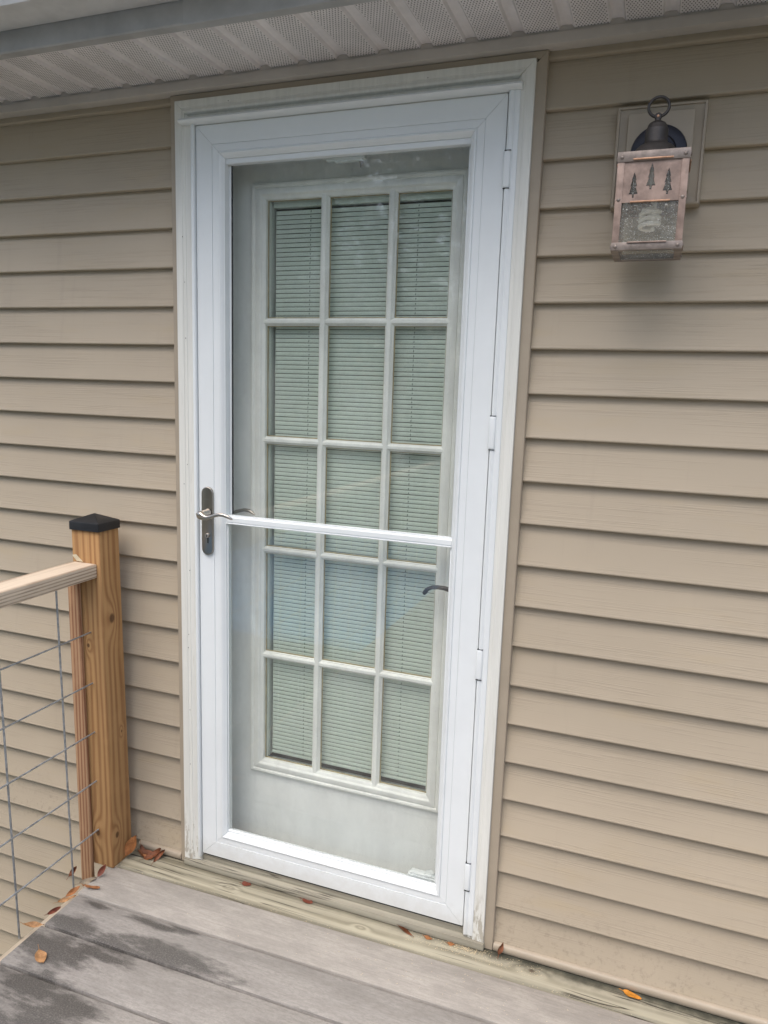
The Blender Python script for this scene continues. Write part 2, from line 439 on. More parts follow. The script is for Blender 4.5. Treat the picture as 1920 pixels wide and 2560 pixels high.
def link(name, me, material=None, parent=None):
    o = bpy.data.objects.new(name, me)
    COL.objects.link(o)
    if material is not None and me is not None and not me.materials:
        me.materials.append(M[material] if isinstance(material, str) else material)
    if parent is not None:
        o.parent = parent
        b = Vector(parent.get('_base', (0, 0, 0)))
        o.matrix_parent_inverse = Matrix.Translation(-b)
        o['_base'] = (0.0, 0.0, 0.0)
    return o

def thing(name, label, cat, base=(0, 0, 0), group=None, kind=None):
    o = bpy.data.objects.new(name, None)
    COL.objects.link(o)
    o.empty_display_size = 0.05
    o.location = base
    o['_base'] = tuple(float(c) for c in base)
    tag(o, label, cat, group, kind)
    return o

def tag(o, label=None, cat=None, group=None, kind=None):
    if label: o['label'] = label
    if cat: o['category'] = cat
    if group: o['group'] = group
    if kind: o['kind'] = kind
    return o

def box_bm(bm, x0, x1, y0, y1, z0, z1, bev=0.0, seg=2):
    r = bmesh.ops.create_cube(bm, size=1.0)
    for v in r['verts']:
        v.co = Vector(((x0 + x1) / 2 + v.co.x * (x1 - x0), (y0 + y1) / 2 + v.co.y * (y1 - y0), (z0 + z1) / 2 + v.co.z * (z1 - z0)))
    if bev > 0:
        es = list({e for v in r['verts'] for e in v.link_edges})
        bmesh.ops.bevel(bm, geom=es, offset=bev, segments=seg, profile=0.5, affect='EDGES', clamp_overlap=True)

def box(name, x0, x1, y0, y1, z0, z1, material, parent=None, bev=0.0, seg=2):
    bm = bmesh.new()
    box_bm(bm, x0, x1, y0, y1, z0, z1, bev, seg)
    me = bpy.data.meshes.new(name)
    bm.to_mesh(me)
    bm.free()
    finish(me, 40 if bev else None)
    return link(name, me, material, parent)

def boxes(name, lst, material, parent=None, bev=0.0):
    bm = bmesh.new()
    for b in lst:
        box_bm(bm, *b, bev)
    me = bpy.data.meshes.new(name)
    bm.to_mesh(me)
    bm.free()
    finish(me, 40 if bev else None)
    return link(name, me, material, parent)

def extrude_x(name, prof, x0, x1, material, parent=None, smooth=30, seg=1, wob=0.0, seed=0):
    # closed (y, z) profile swept along x
    v, f = [], []
    n = len(prof)
    for i in range(seg + 1):
        x = x0 + (x1 - x0) * i / seg
        d = wob * noise.noise(Vector((x * 3.1, seed * 7.7, 0))) if wob else 0
        dz = wob * 0.9 * noise.noise(Vector((x * 1.7, seed * 3.3, 9))) if wob else 0
        for (y, z) in prof:
            v.append((x, y + d, z + dz))
    for i in range(seg):
        for j in range(n):
            k = (j + 1) % n
            f.append((i * n + j, i * n + k, (i + 1) * n + k, (i + 1) * n + j))
    f.append(tuple(range(n)))
    f.append(tuple(seg * n + j for j in range(n)))
    return link(name, mesh(name, v, f, smooth), material, parent)

def frame_member(name, side, x0, x1, z0, z1, prof, material, parent=None, gap=0.0003, mitre=(True, True), smooth=30):
    # prof: closed list of (s, y), s measured inward from the outer edge; ends mitred where asked
    v, f = [], []
    n = len(prof)
    for e in (0, 1):
        for (s, y) in prof:
            m = s if mitre[e] else 0
            if side in ('left', 'right'):
                z = (z0 + m + gap) if e == 0 else (z1 - m - gap)
                v.append((x0 + s if side == 'left' else x1 - s, y, z))
            else:
                x = (x0 + m + gap) if e == 0 else (x1 - m - gap)
                v.append((x, y, z1 - s if side == 'top' else z0 + s))
    for j in range(n):
        k = (j + 1) % n
        f.append((j, k, n + k, n + j))
    f.append(tuple(range(n)))
    f.append(tuple(n + j for j in range(n)))
    return link(name, mesh(name, v, f, smooth), material, parent)

def tube(name, pts, rad, material, parent=None, sides=8, closed=False, smooth=60, flat=None):
    pts = [Vector(p) for p in pts]
    n = len(pts)
    rads = rad if isinstance(rad, (list, tuple)) else [rad] * n
    v, f = [], []
    up = Vector((0, 0, 1))
    prev = None
    for i, p in enumerate(pts):
        a = pts[(i + 1) % n] if (closed or i < n - 1) else p
        b = pts[i - 1] if (closed or i > 0) else p
        t = (a - b).normalized()
        if prev is None:
            r = t.cross(up)
            if r.length < 1e-3:
                r = t.cross(Vector((1, 0, 0)))
        else:
            r = prev - t * prev.dot(t)
        r.normalize()
        prev = r
        q = t.cross(r)
        fx, fy = (flat[i] if flat else (1, 1))
        for k in range(sides):
            an = 2 * pi * k / sides
            v.append(p + r * (cos(an) * rads[i] * fx) + q * (sin(an) * rads[i] * fy))
    m = n if closed else n - 1
    for i in range(m):
        for k in range(sides):
            k2 = (k + 1) % sides
            i2 = (i + 1) % n
            f.append((i * sides + k, i * sides + k2, i2 * sides + k2, i2 * sides + k))
    if not closed:
        f.append(tuple(range(sides)))
        f.append(tuple((n - 1) * sides + k for k in range(sides)))
    return link(name, mesh(name, v, f, smooth), material, parent)

def lathe(name, prof, centre, material, parent=None, axis='z', seg=28, smooth=35):
    v, f = [], []
    n = len(prof)
    c = Vector(centre)
    for i in range(seg):
        a = 2 * pi * i / seg
        for (r, h) in prof:
            if axis == 'z':
                v.append(c + Vector((r * cos(a), r * sin(a), h)))
            else:      # axis along -y
                v.append(c + Vector((r * cos(a), -h, r * sin(a))))
    for i in range(seg):
        i2 = (i + 1) % seg
        for j in range(n - 1):
            f.append((i * n + j, i * n + j + 1, i2 * n + j + 1, i2 * n + j))
    me = mesh(name, v, f, None)
    bm = bmesh.new()
    bm.from_mesh(me)
    bmesh.ops.remove_doubles(bm, verts=bm.verts, dist=1e-6)
    bmesh.ops.holes_fill(bm, edges=[e for e in bm.edges if e.is_boundary], sides=0)
    bmesh.ops.recalc_face_normals(bm, faces=bm.faces)
    bm.to_mesh(me)
    bm.free()
    finish(me, smooth)
    return link(name, me, material, parent)

def plate(name, outer, holes, y0, y1, material, parent=None):
    # flat plate in the xz plane between y0 (front) and y1, with cut-outs
    loops = [[Vector((x, 0, z)) for x, z in L] for L in [outer] + holes]
    flat = [p for L in loops for p in L]
    tri = tessellate_polygon([[Vector((p.x, p.z, 0)) for p in L] for L in loops])
    n = len(flat)
    v = [(p.x, y0, p.z) for p in flat] + [(p.x, y1, p.z) for p in flat]
    f = [tuple(t) for t in tri] + [tuple(n + i for i in reversed(t)) for t in tri]
    b = 0
    for L in loops:
        m = len(L)
        for i in range(m):
            j = (i + 1) % m
            f.append((b + i, b + j, n + b + j, n + b + i))
        b += m
    return link(name, mesh(name, v, f), material, parent)

# ------------------------------------------------------------------ setting: ground
gm = mesh('ground', [(-400, -400, -1.25), (400, -400, -1.25), (400, 400, -1.25), (-400, 400, -1.25)], [(0, 1, 2, 3)])
tag(link('ground', gm, 'grass'), kind='structure')

# ------------------------------------------------------------------ house wall
E = 0.1016
wall = thing('house_wall', 'tan vinyl clapboard house wall around the white door', 'wall', (0.4, 0.1, -1.25))
JL0, JL1, JR0, JR1, JT0, JT1 = -0.0790, -0.0604, 0.8625, 0.8865, 2.0327, 2.0490
boxes('sheathing', [(-3.2, JL1 + 0.03, 0.0165, 0.24, -1.25, 2.3), (JR0 - 0.03, 3.6, 0.0165, 0.24, -1.25, 2.3),
                    (JL1 + 0.03, JR0 - 0.03, 0.0165, 0.24, 2.0, 2.3), (JL1 + 0.03, JR0 - 0.03, 0.0165, 0.24, -1.25, -0.112),
                    (-3.2, 3.6, 0.245, 0.30, -1.25, 2.3)], 'sheath', wall)  # last slab is added across the doorway as the dark room behind the blind
def siding(n, x0, x1, proud=0.0):
    z = (18 - n) * E
    t = z + E + 0.006
    if t > 2.062:
        t = 2.062
    yt = 0.0155 if t < 2.06 else 0.0155 - (z + E + 0.006 - t) / E * 0.011
    p = -proud
    prof = [(yt + p, t), (0.0022 + p, z + 0.0105), (0.0006 + p, z + 0.0062), (0.0 + p, z + 0.0040), (0.0004 + p, z + 0.0016), (0.0020 + p, z + 0.0004),
            (0.0130, z), (0.0140, z + 0.0012), (0.0040, z + 0.0030), (0.0163, t)]
    return extrude_x('siding_board', prof, x0, x1, 'siding', wall, 50, max(2, int((x1 - x0) / 0.09)), 0.0007, n + (50 if x0 > 0 else 0))
for n in range(-2, 30):
    siding(n, -3.2, JL0 + 0.004)
    if n <= 19:
        if n == -2:
            siding(n, JR1 - 0.004, 1.118)
            siding(n, 1.1150, 3.6, 0.0012)
        else:
            siding(n, JR1 - 0.004, 3.6)
# channel trim round the door
jp = [(0, 0.012), (0, -0.0075), (0.0015, -0.0095), (0.0205, -0.0100), (0.0205, 0.012)]
JZ0 = -0.1190
frame_member('side_channel', 'left', JL0, 9, JZ0, JT1, [(s * 0.0182 / 0.0205, y) for s, y in jp], 'trim', wall, mitre=(False, True))
frame_member('side_channel', 'right', -9, JR1, JZ0, JT1, [(s * 0.0237 / 0.0205, y) for s, y in jp], 'trim', wall, mitre=(False, True))
frame_member('head_channel', 'top', JL0, JR1, 0, JT1, [(s * 0.0160 / 0.0205, y) for s, y in jp], 'trim', wall)
# rolled trim along the foot of the wall
bp = [(0.010, -0.0975), (-0.0035, -0.0985), (-0.0085, -0.1005), (-0.0110, -0.1050), (-0.0110, -0.1150), (-0.0085, -0.1195), (0.010, -0.1195)]
extrude_x('base_trim', bp, JR1 + 0.0015, 3.6, 'trim', wall, 60)
extrude_x('base_trim', bp, -0.236, JL0 - 0.0015, 'trim', wall, 60)
# vinyl block behind the lantern
mb = [(0, 0.013), (0, -0.010), (0.0020, -0.0150), (0.0062, -0.0160), (0.0070, -0.0125), (0.0105, -0.0120), (0.030, -0.0120), (0.030, 0.013)]
for sd_ in ('left', 'right', 'top', 'bottom'):
    frame_member('mounting_block_rim', sd_, 1.038, 1.2145, 1.717, 1.9185, mb, 'trim', wall, gap=0.0)
box('mounting_block', 1.062, 1.1905, -0.0250, 0.012, 1.7416, 1.899, 'trim', wall, 0.0018)

# ------------------------------------------------------------------ eave
eave = thing('roof_eave', 'underside of the roof overhang with ribbed perforated taupe soffit', 'eave', (0.4, -0.13, 2.05))
extrude_x('frieze_channel', [(0.012, 2.0500), (-0.0270, 2.0500), (-0.0300, 2.0515), (-0.0300, 2.0690), (-0.0285, 2.0728), (-0.0228, 2.0745), (-0.0228, 2.0930), (0.012, 2.0930)], -3.2, 3.6, 'frieze', eave, 50)
GP = 0.10224
SZ = 2.0790
for k in range(-28, 32):
    x = -0.4087 + 0.0192 + GP * k
    xs = [(0.0, 0), (0.0705, 0), (0.0745, 0.0070), (0.0840, 0.0080), (0.0960, 0.0070), (GP - 0.0006, 0.0)]
    v, f = [], []
    n = len(xs)
    for y in (-0.0235, -0.274):
        for (dx, dz) in xs:
            v.append((x + dx, y, SZ + dz))
        for (dx, dz) in reversed(xs):
            v.append((x + dx, y, SZ + dz + 0.0012))
    m = 2 * n
    for j in range(m):
        f.append((j, (j + 1) % m, m + (j + 1) % m, m + j))
    f += [tuple(range(m)), tuple(range(m, 2 * m))]
    link('soffit_panel', mesh('soffit_panel', v, f), 'soffit', eave)
for (a, b, d) in ((-3.2, 0.155, 0.0), (0.1535, 3.6, 0.0008)):
    extrude_x('fascia', [(-0.252, 2.0745 - d), (-0.277 - d, 2.0735 - d), (-0.280 - d, 2.0765), (-0.280 - d, 2.19), (-0.274, 2.19), (-0.274, 2.0785), (-0.252, 2.0765)], a, b, 'fascia', eave, 40)
extrude_x('roof_deck', [(-0.33, 2.225), (-0.33, 2.24), (3.5, 3.75), (3.5, 3.70), (-0.2, 2.225)], -3.4, 3.8, 'roof', eave)
gut = extrude_x('gutter', [(-0.2825, 2.1200), (-0.3680, 2.1200), (-0.3725, 2.1215), (-0.3750, 2.1300), (-0.3830, 2.1450), (-0.3990, 2.1620), (-0.4080, 2.1800), (-0.4090, 2.2050), (-0.4020, 2.2080), (-0.4010, 2.2040), (-0.4055, 2.2020), (-0.4045, 2.1810), (-0.3960, 2.1645), (-0.3800, 2.1470), (-0.3715, 2.1310), (-0.3690, 2.1230), (-0.2840, 2.1215), (-0.2840, 2.2080), (-0.2825, 2.2080)], -3.3, 3.7, 'gutter', None, 35)
tag(gut, 'grey metal roof gutter running along the eave above the door', 'gutter')

# ------------------------------------------------------------------ door casing
cas = thing('door_casing', 'weathered white wooden casing and sill around the storm door', 'door frame', (0.4, -0.02, -0.12))
CX0, CX1, CT = JL1, JR0, JT0
cp = [(0, 0.05), (0, -0.0165), (0.0012, -0.0178), (0.0200, -0.0180), (0.0212, -0.0165), (0.0222, -0.0165), (0.0300, -0.0172), (0.0312, -0.0155), (0.0335, -0.0150), (0.0430, -0.0120), (0.0490, -0.0110), (0.0560, -0.0100), (0.0560, 0.05)]
frame_member('side_casing', 'left', CX0, 9, -0.0985, CT, cp, 'casing', cas, mitre=(False, True))
frame_member('side_casing', 'right', -9, CX1, -0.0985, CT, cp, 'casing', cas, mitre=(False, True))
hp = [(0, 0.05), (0, -0.0165), (0.0012, -0.0178), (0.0170, -0.0180), (0.0180, -0.0168), (0.0230, -0.0180), (0.0250, -0.0215), (0.0290, -0.0232), (0.0330, -0.0215), (0.0345, -0.0160), (0.0355, -0.0100), (0.0640, -0.0090), (0.0640, 0.05)]
frame_member('head_casing', 'top', CX0, CX1, 0, CT, hp, 'casing', cas)
# aluminium mounting strips of the storm door, screwed to the casing
box('jamb_strip', -0.0125, -0.0022, -0.0205, 0.03, -0.0850, 1.9760, 'white', cas, 0.0040, 4)
hr = [(0.8068, 0.03), (0.8068, -0.0150), (0.8085, -0.0195), (0.8120, -0.0215), (0.8165, -0.0205), (0.8190, -0.0185), (0.8205, -0.0185), (0.8225, -0.0200), (0.8290, -0.0200), (0.8320, -0.0190), (0.8338, -0.0160), (0.8338, 0.03)]
v = [(x, y, -0.0870) for x, y in hr] + [(x, y, 1.9770) for x, y in hr]
n = len(hr)
link('hinge_rail', mesh('hinge_rail', v, [(j, (j + 1) % n, n + (j + 1) % n, n + j) for j in range(n)] + [tuple(range(n)), tuple(range(n, 2 * n))], 35), 'white', cas)
extrude_x('drip_cap', [(0.0, 1.9870), (-0.0160, 1.9868), (-0.0290, 1.9852), (-0.0365, 1.9818), (-0.0390, 1.9775), (-0.0360, 1.9738), (-0.0260, 1.9722), (-0.0120, 1.9718), (0.0, 1.9718)], -0.0365, 0.8370, 'white', cas, 50)
box('door_sill', -0.0602, 0.8650, -0.0235, 0.16, -0.1195, -0.0990, 'sill', cas, 0.0022)
box('threshold', -0.0100, 0.8100, -0.0050, 0.16, -0.0988, -0.0800, 'sill', cas, 0.0015)
for (a, b) in ((-0.0100, -0.0030), (0.8080, 0.8150)):
    box('jamb', a, b, 0.0305, 0.16, -0.0795, 1.985, 'casing', cas)
box('head_jamb', -0.0025, 0.8075, 0.0305, 0.16, 1.9745, 1.985, 'casing', cas)
for (hx, hz, hs_) in [(-0.040, 1.70, 1), (-0.035, 1.585, .7), (-0.034, 1.44, 1), (-0.033, 1.10, .8), (-0.045, 1.045, 1), (-0.030, 0.80, 1), (-0.036, 0.61, .8), (-0.038, 0.57, 1), (-0.035, 0.38, .8), (-0.036, 0.21, .8),
                      (0.8510, 1.905, 1), (0.8480, 1.10, 1), (0.8455, 0.89, 1), (0.8450, 0.64, 1), (0.8450, 0.33, .8), (0.10, 2.0185, .8), (0.62, 2.0175, .8)]:
    lathe('nail_hole', [(0.0, 0.0009), (0.0011 * hs_, 0.0007), (0.0013 * hs_, 0.0)], (hx, -0.0178 if hx < 0 or 0 < hx < 0.8 else -0.0170, hz), 'gap', cas, 'y', 8)

# ------------------------------------------------------------------ storm door
sdoor = thing('storm_door', 'white full glass storm door with nickel lever handle', 'storm door', (0.4, -0.01, -0.072))
DX0, DX1, DZ0, DZ1 = 0.0, 0.8045, -0.0717, 1.9697
fp = [(0.0, 0.022), (0.0, -0.0112), (0.0008, -0.0120), (0.0470, -0.0120), (0.0474, -0.0098), (0.0486, -0.0098), (0.0492, -0.0112), (0.0650, -0.0114), (0.0656, -0.0104), (0.0664, -0.0104), (0.0672, -0.0136), (0.0705, -0.0146), (0.0745, -0.0120), (0.0775, -0.0075), (0.0790, -0.0060), (0.0808, -0.0050), (0.0812, -0.0020), (0.0812, 0.022)]
frame_member('stile', 'left', DX0, DX1, DZ0, DZ1, fp, 'white', sdoor, 0.0004)
frame_member('stile', 'right', DX0, DX1, DZ0, DZ1, fp, 'white', sdoor, 0.0004)
frame_member('top_rail', 'top', DX0, DX1, DZ0, DZ1, fp, 'white', sdoor, 0.0004)
frame_member('bottom_rail', 'bottom', DX0, DX1, DZ0, DZ1, fp, 'white', sdoor, 0.0004)
IX0, IX1, IZ0, IZ1 = 0.0815, 0.7230, 0.0098, 1.8882
box('screen_roller_housing', IX0, IX1, -0.0012, 0.0210, 1.8755, 1.8885, 'white', sdoor, 0.0012)
extrude_x('glazing_ledge', [(-0.0005, 0.0094), (-0.0005, 0.0152), (0.0004, 0.0162), (0.0030, 0.0180), (0.0033, 0.0205), (0.0045, 0.0205), (0.0045, 0.0094)], IX0, IX1, 'white', sdoor, 40)
box('upper_sash_edge', IX0 + 0.0002, 0.0885, 0.0130, 0.0200, 0.9660, 1.8752, 'white', sdoor, 0.0010)
box('upper_sash_edge', 0.7160, IX1 - 0.0002, 0.0130, 0.0200, 0.9660, 1.8752, 'white', sdoor, 0.0010)
box('sash_gasket', 0.0885, 0.0905, 0.0140, 0.0190, 0.9660, 1.8752, 'gap', sdoor)
box('lower_bead', IX0 + 0.0002, 0.0850, -0.0005, 0.0050, 0.0207, 0.9415, 'white', sdoor, 0.0008)
box('lower_bead', 0.7195, IX1 - 0.0002, -0.0005, 0.0050, 0.0207, 0.9415, 'white', sdoor, 0.0008)
extrude_x('meeting_rail', [(-0.0040, 0.9475), (-0.0040, 0.9590), (-0.0025, 0.9608), (0.0020, 0.9612), (0.0028, 0.9655), (0.0120, 0.9658), (0.0125, 0.9415), (0.0020, 0.9415), (-0.0055, 0.9420), (-0.0060, 0.9438), (-0.0055, 0.9448), (-0.0010, 0.9455), (-0.0010, 0.9470)], IX0, IX1, 'white', sdoor, 30)
box('upper_glass_pane', 0.0906, 0.7158, 0.0150, 0.0180, 0.9662, 1.8750, 'glass', sdoor)
box('lower_glass_pane', 0.0852, 0.7193, 0.0010, 0.0035, 0.0207, 0.9413, 'glass', sdoor)
box('gap_shade_strip', DX1 + 0.0001, 0.8067, 0.004, 0.026, DZ0, DZ1, 'gap', sdoor)  # black strips in the side gaps stand in for the deep shade there
box('gap_shade_strip', -0.0021, -0.0002, 0.000, 0.026, DZ0, DZ1, 'gap', sdoor)
box('bottom_sweep', 0.004, 0.800, -0.0060, 0.016, -0.0790, -0.0716, 'gap', sdoor)
for (za, zb) in ((1.7706, 1.8488), (1.1896, 1.2680), (0.6196, 0.6974), (0.0406, 0.1184)):
    h = box('hinge', 0.8035, 0.8195, -0.0232, -0.0100, za, zb, 'white', sdoor, 0.0045, 4)
    for zz in (za, zb):
        box('hinge_joint', 0.8050, 0.8192, -0.0224, -0.0120, zz - 0.0011 if zz == za else zz - 0.0001, zz + 0.0001 if zz == za else zz + 0.0011, 'gap', h)
# handle set
def capsule(cx, z0, z1, r, n=10):
    L = [(cx + r * cos(a), z1 - r + r * sin(a)) for a in [pi * i / n for i in range(n + 1)]]
    L += [(cx + r * cos(a), z0 + r + r * sin(a)) for a in [pi + pi * i / n for i in range(n + 1)]]
    return L
hpl = plate('handle_plate', capsule(0.0289, 0.8504, 1.0420, 0.0180), [], -0.0190, -0.0120, 'platenickel', sdoor)
bm = bmesh.new()
bm.from_mesh(hpl.data)
bmesh.ops.dissolve_limit(bm, angle_limit=0.02, verts=bm.verts, edges=bm.edges)
fe = [e for e in bm.edges if all(abs(vv.co.y + 0.0190) < 1e-5 for vv in e.verts) and len(e.link_faces) == 2 and e.calc_face_angle(0) > 0.5]
bmesh.ops.bevel(bm, geom=fe, offset=0.0022, segments=3, profile=0.5, affect='EDGES')
bm.to_mesh(hpl.data)
bm.free()
finish(hpl.data, 32)
lathe('lever_rose', [(0.0, 0.042), (0.0078, 0.042), (0.0085, 0.040), (0.0085, 0.020), (0.0098, 0.018), (0.0104, 0.012), (0.0, 0.012)], (0.0340, -0.0110, 0.9725), 'nickel', hpl, 'y', 22)
tube('lever', [(0.0205, -0.056, 0.9715), (0.0270, -0.058, 0.9705), (0.0340, -0.059, 0.9680), (0.0420, -0.059, 0.9650), (0.0540, -0.059, 0.9640), (0.0690, -0.059, 0.9685), (0.0810, -0.059, 0.9735), (0.0940, -0.059, 0.9765), (0.1060, -0.058, 0.9760), (0.1180, -0.057, 0.9725), (0.1275, -0.055, 0.9680), (0.1320, -0.054, 0.9655)],
     [0.0030, 0.0085, 0.0098, 0.0082, 0.0062, 0.0052, 0.0050, 0.0050, 0.0050, 0.0048, 0.0038, 0.0016], 'nickel', hpl, 14, flat=[(0.55, 1.15)] * 3 + [(0.7, 1.05)] + [(0.85, 1)] * 8)
lathe('key_cylinder', [(0.0, 0.0075), (0.0048, 0.0075), (0.0062, 0.0060), (0.0066, 0.0), (0.0, 0.0)], (0.0315, -0.0185, 0.9072), 'nickel', hpl, 'y', 20)
box('key_slot', 0.0308, 0.0322, -0.0268, -0.0258, 0.9035, 0.9105, 'key', hpl)
box('keyway', 0.0297, 0.0333, -0.0197, -0.0188, 0.8850, 0.8995, 'key', hpl, 0.0004)
box('maker_mark', 0.0225, 0.0345, -0.01935, -0.0189, 1.0080, 1.0086, 'nickel', hpl)
tube('inside_lever', [(0.0340, 0.012, 0.970), (0.0340, 0.040, 0.970), (0.050, 0.052, 0.9655), (0.070, 0.054, 0.9640), (0.088, 0.054, 0.9705), (0.104, 0.053, 0.9745), (0.120, 0.052, 0.9735), (0.132, 0.050, 0.9690), (0.1400, 0.048, 0.9640)],
     [0.006, 0.006, 0.006, 0.0052, 0.0048, 0.0048, 0.0048, 0.0042, 0.0022], 'platenickel', sdoor, 12)
# screen hardware seen through the glass
ck = boxes('screen_pull', [(0.352, 0.4550, 0.019, 0.034, 1.8700, 1.8790), (0.375, 0.4500, 0.019, 0.034, 1.8660, 1.8705)], 'plastic', sdoor, 0.0015)
tube('pull_tab', [(0.4430, 0.030, 1.868), (0.4430, 0.031, 1.860), (0.4430, 0.031, 1.852)], [0.0060, 0.0050, 0.0026], 'greytab', ck, 10, flat=[(1, 0.5)] * 3)
ck = boxes('sash_latch', [(0.640, 0.7200, 0.008, 0.026, 0.0180, 0.0240), (0.6460, 0.7190, 0.010, 0.030, 0.0238, 0.0300)], 'plastic', sdoor, 0.0022)
lathe('latch_knob', [(0.0, 0.0060), (0.0120, 0.0050), (0.0135, 0.0030), (0.0135, 0.0), (0.0, 0.0)], (0.6990, 0.0200, 0.0298), 'plastic', ck, 'z', 24)
for i in range(6):
    box('grip_rib', 0.6905 + i * 0.0033, 0.6915 + i * 0.0033, 0.0110, 0.0290, 0.0340, 0.0364, 'plastic', ck)

# ------------------------------------------------------------------ inner door
ed = thing('entry_door', 'off-white inner door with fifteen divided panes behind the storm door', 'door', (0.4, 0.12, -0.08))
LX0, LX1, LZ0, LZ1 = 0.1055, 0.7030, 0.1720, 1.8490
boxes('slab', [(-0.0026, LX0 + 0.03, 0.0930, 0.137, -0.0775, 1.972), (LX1 - 0.03, 0.8076, 0.0930, 0.137, -0.0775, 1.972),
               (LX0 + 0.03, LX1 - 0.03, 0.0930, 0.137, -0.0775, LZ0 + 0.03), (LX0 + 0.03, LX1 - 0.03, 0.0930, 0.137, LZ1 - 0.03, 1.972)], 'slab', ed)
lp = [(0, 0.0935), (0, 0.0860), (0.0018, 0.0822), (0.0060, 0.0805), (0.0110, 0.0812), (0.0135, 0.0840), (0.0150, 0.0840), (0.0165, 0.0818), (0.0230, 0.0800), (0.0300, 0.0800), (0.0325, 0.0815), (0.0345, 0.0850), (0.0400, 0.0872), (0.0430, 0.0900), (0.0435, 0.1000), (0.0290, 0.1000), (0.0290, 0.0935)]
for sd_ in ('left', 'right', 'top', 'bottom'):
    frame_member('lite_frame', sd_, LX0, LX1, LZ0, LZ1, lp, 'lite', ed, gap=0.0002)
GX0, GX1, GZ0, GZ1 = LX0 + 0.0437, LX1 - 0.0437, LZ0 + 0.0437, LZ1 - 0.0437
VM = [(0.3080, 0.3320), (0.4950, 0.5180)]
HM = [(0.5320, 0.5530), (0.8480, 0.8675), (1.1610, 1.1815), (1.4820, 1.5020)]
def muntin_prof(a, b):
    return [(a, 0.0985), (a, 0.0930), (a + 0.0030, 0.0915), (a + 0.0042, 0.0885), (a + 0.0070, 0.0855), (b - 0.0070, 0.0855), (b - 0.0042, 0.0885), (b - 0.0030, 0.0915), (b, 0.0930), (b, 0.0985)]
for (a, b) in VM:
    pr = muntin_prof(a, b)
    n = len(pr)
    v = [(x, y, GZ0 - 0.012) for x, y in pr] + [(x, y, GZ1 + 0.012) for x, y in pr]
    link('muntin', mesh('muntin', v, [(j, (j + 1) % n, n + (j + 1) % n, n + j) for j in range(n)] + [tuple(range(n)), tuple(range(n, 2 * n))], 30), 'lite', ed)
for (a, b) in HM:
    pr = [(y + 0.0006, z) for z, y in muntin_prof(a, b)]
    extrude_x('muntin', pr, GX0 - 0.012, GX1 + 0.012, 'lite', ed, 30)
xs = [GX0] + [c for ab in VM for c in ab] + [GX1]
zs = [GZ0] + [c for ab in HM for c in ab] + [GZ1]
for i in range(3):
    for j in range(5):
        a, b, c, d = xs[2 * i], xs[2 * i + 1], zs[2 * j], zs[2 * j + 1]
        pn = box('pane', a - 0.0015, b + 0.0015, 0.1010, 0.1035, c - 0.0015, d + 0.0015, 'pane', ed)
        boxes('glazing_bead', [(a, a + 0.0028, 0.0988, 0.1006, c, d), (b - 0.0028, b, 0.0988, 0.1006, c, d), (a + 0.0029, b - 0.0029, 0.0988, 0.1006, c, c + 0.0030), (a + 0.0029, b - 0.0029, 0.0988, 0.1006, d - 0.0022, d)], 'stop', pn)
tube('lever_handle', [(0.742, 0.092, 0.823), (0.742, 0.050, 0.823), (0.733, 0.040, 0.8215), (0.716, 0.036, 0.8225), (0.700, 0.034, 0.8260), (0.684, 0.033, 0.8270), (0.668, 0.033, 0.8250), (0.656, 0.033, 0.8190), (0.6500, 0.033, 0.8110), (0.6455, 0.033, 0.8050)],
     [0.0075, 0.0075, 0.0075, 0.0068, 0.0060, 0.0055, 0.0052, 0.0052, 0.0062, 0.0045], 'bronze', ed, 12)
lathe('handle_rose', [(0.0, 0.008), (0.022, 0.008), (0.026, 0.005), (0.027, 0.0), (0.0, 0.0)], (0.742, 0.0930, 0.823), 'bronze', ed, 'y', 28)

# ------------------------------------------------------------------ blind between the panes
bl = thing('mini_blind', 'pale closed mini blind hanging behind the panes of the inner door', 'blind', (0.4043, 0.118, 0.225))
BX0, BX1 = 0.1635, 0.6660
PITCH = 0.0119
v, f = [], []
pr = []
for i in range(6):
    s = i / 5 - 0.5
    a = radians(86)
    w_ = 0.0103 * s
    cv = 0.0008 * (1 - 4 * s * s)
    pr.append((-w_ * cos(a) * -1 - cv * sin(a), w_ * sin(a) - cv * cos(a) * 0.3))
for x in (BX0, BX1):
    for (y, z) in pr:
        v.append((x, y, z))
for j in range(5):
    f.append((j, j + 1, 6 + j + 1, 6 + j))
slat_me = mesh('slat', v, f, 80)
slat_me.materials.append(M['slat'])
z = 0.243
zt = 1.7895
k = 0
while z < zt:
    o = link('slat', slat_me, None, bl)
    o.matrix_parent_inverse = Matrix.Translation(-Vector(bl['_base']))
    o.location = (0, 0.1185, z)
    o.rotation_euler = (radians(rnd.uniform(-0.5, 0.5)), radians(rnd.uniform(-0.03, 0.03)), 0)
    z += PITCH
    k += 1
box('head_rail', BX0 - 0.004, BX1 + 0.004, 0.1090, 0.1280, 1.7900, 1.8120, 'slat', bl, 0.001)
box('bottom_rail', BX0, BX1, 0.1130, 0.1240, 0.2270, 0.2350, 'slat', bl, 0.001)
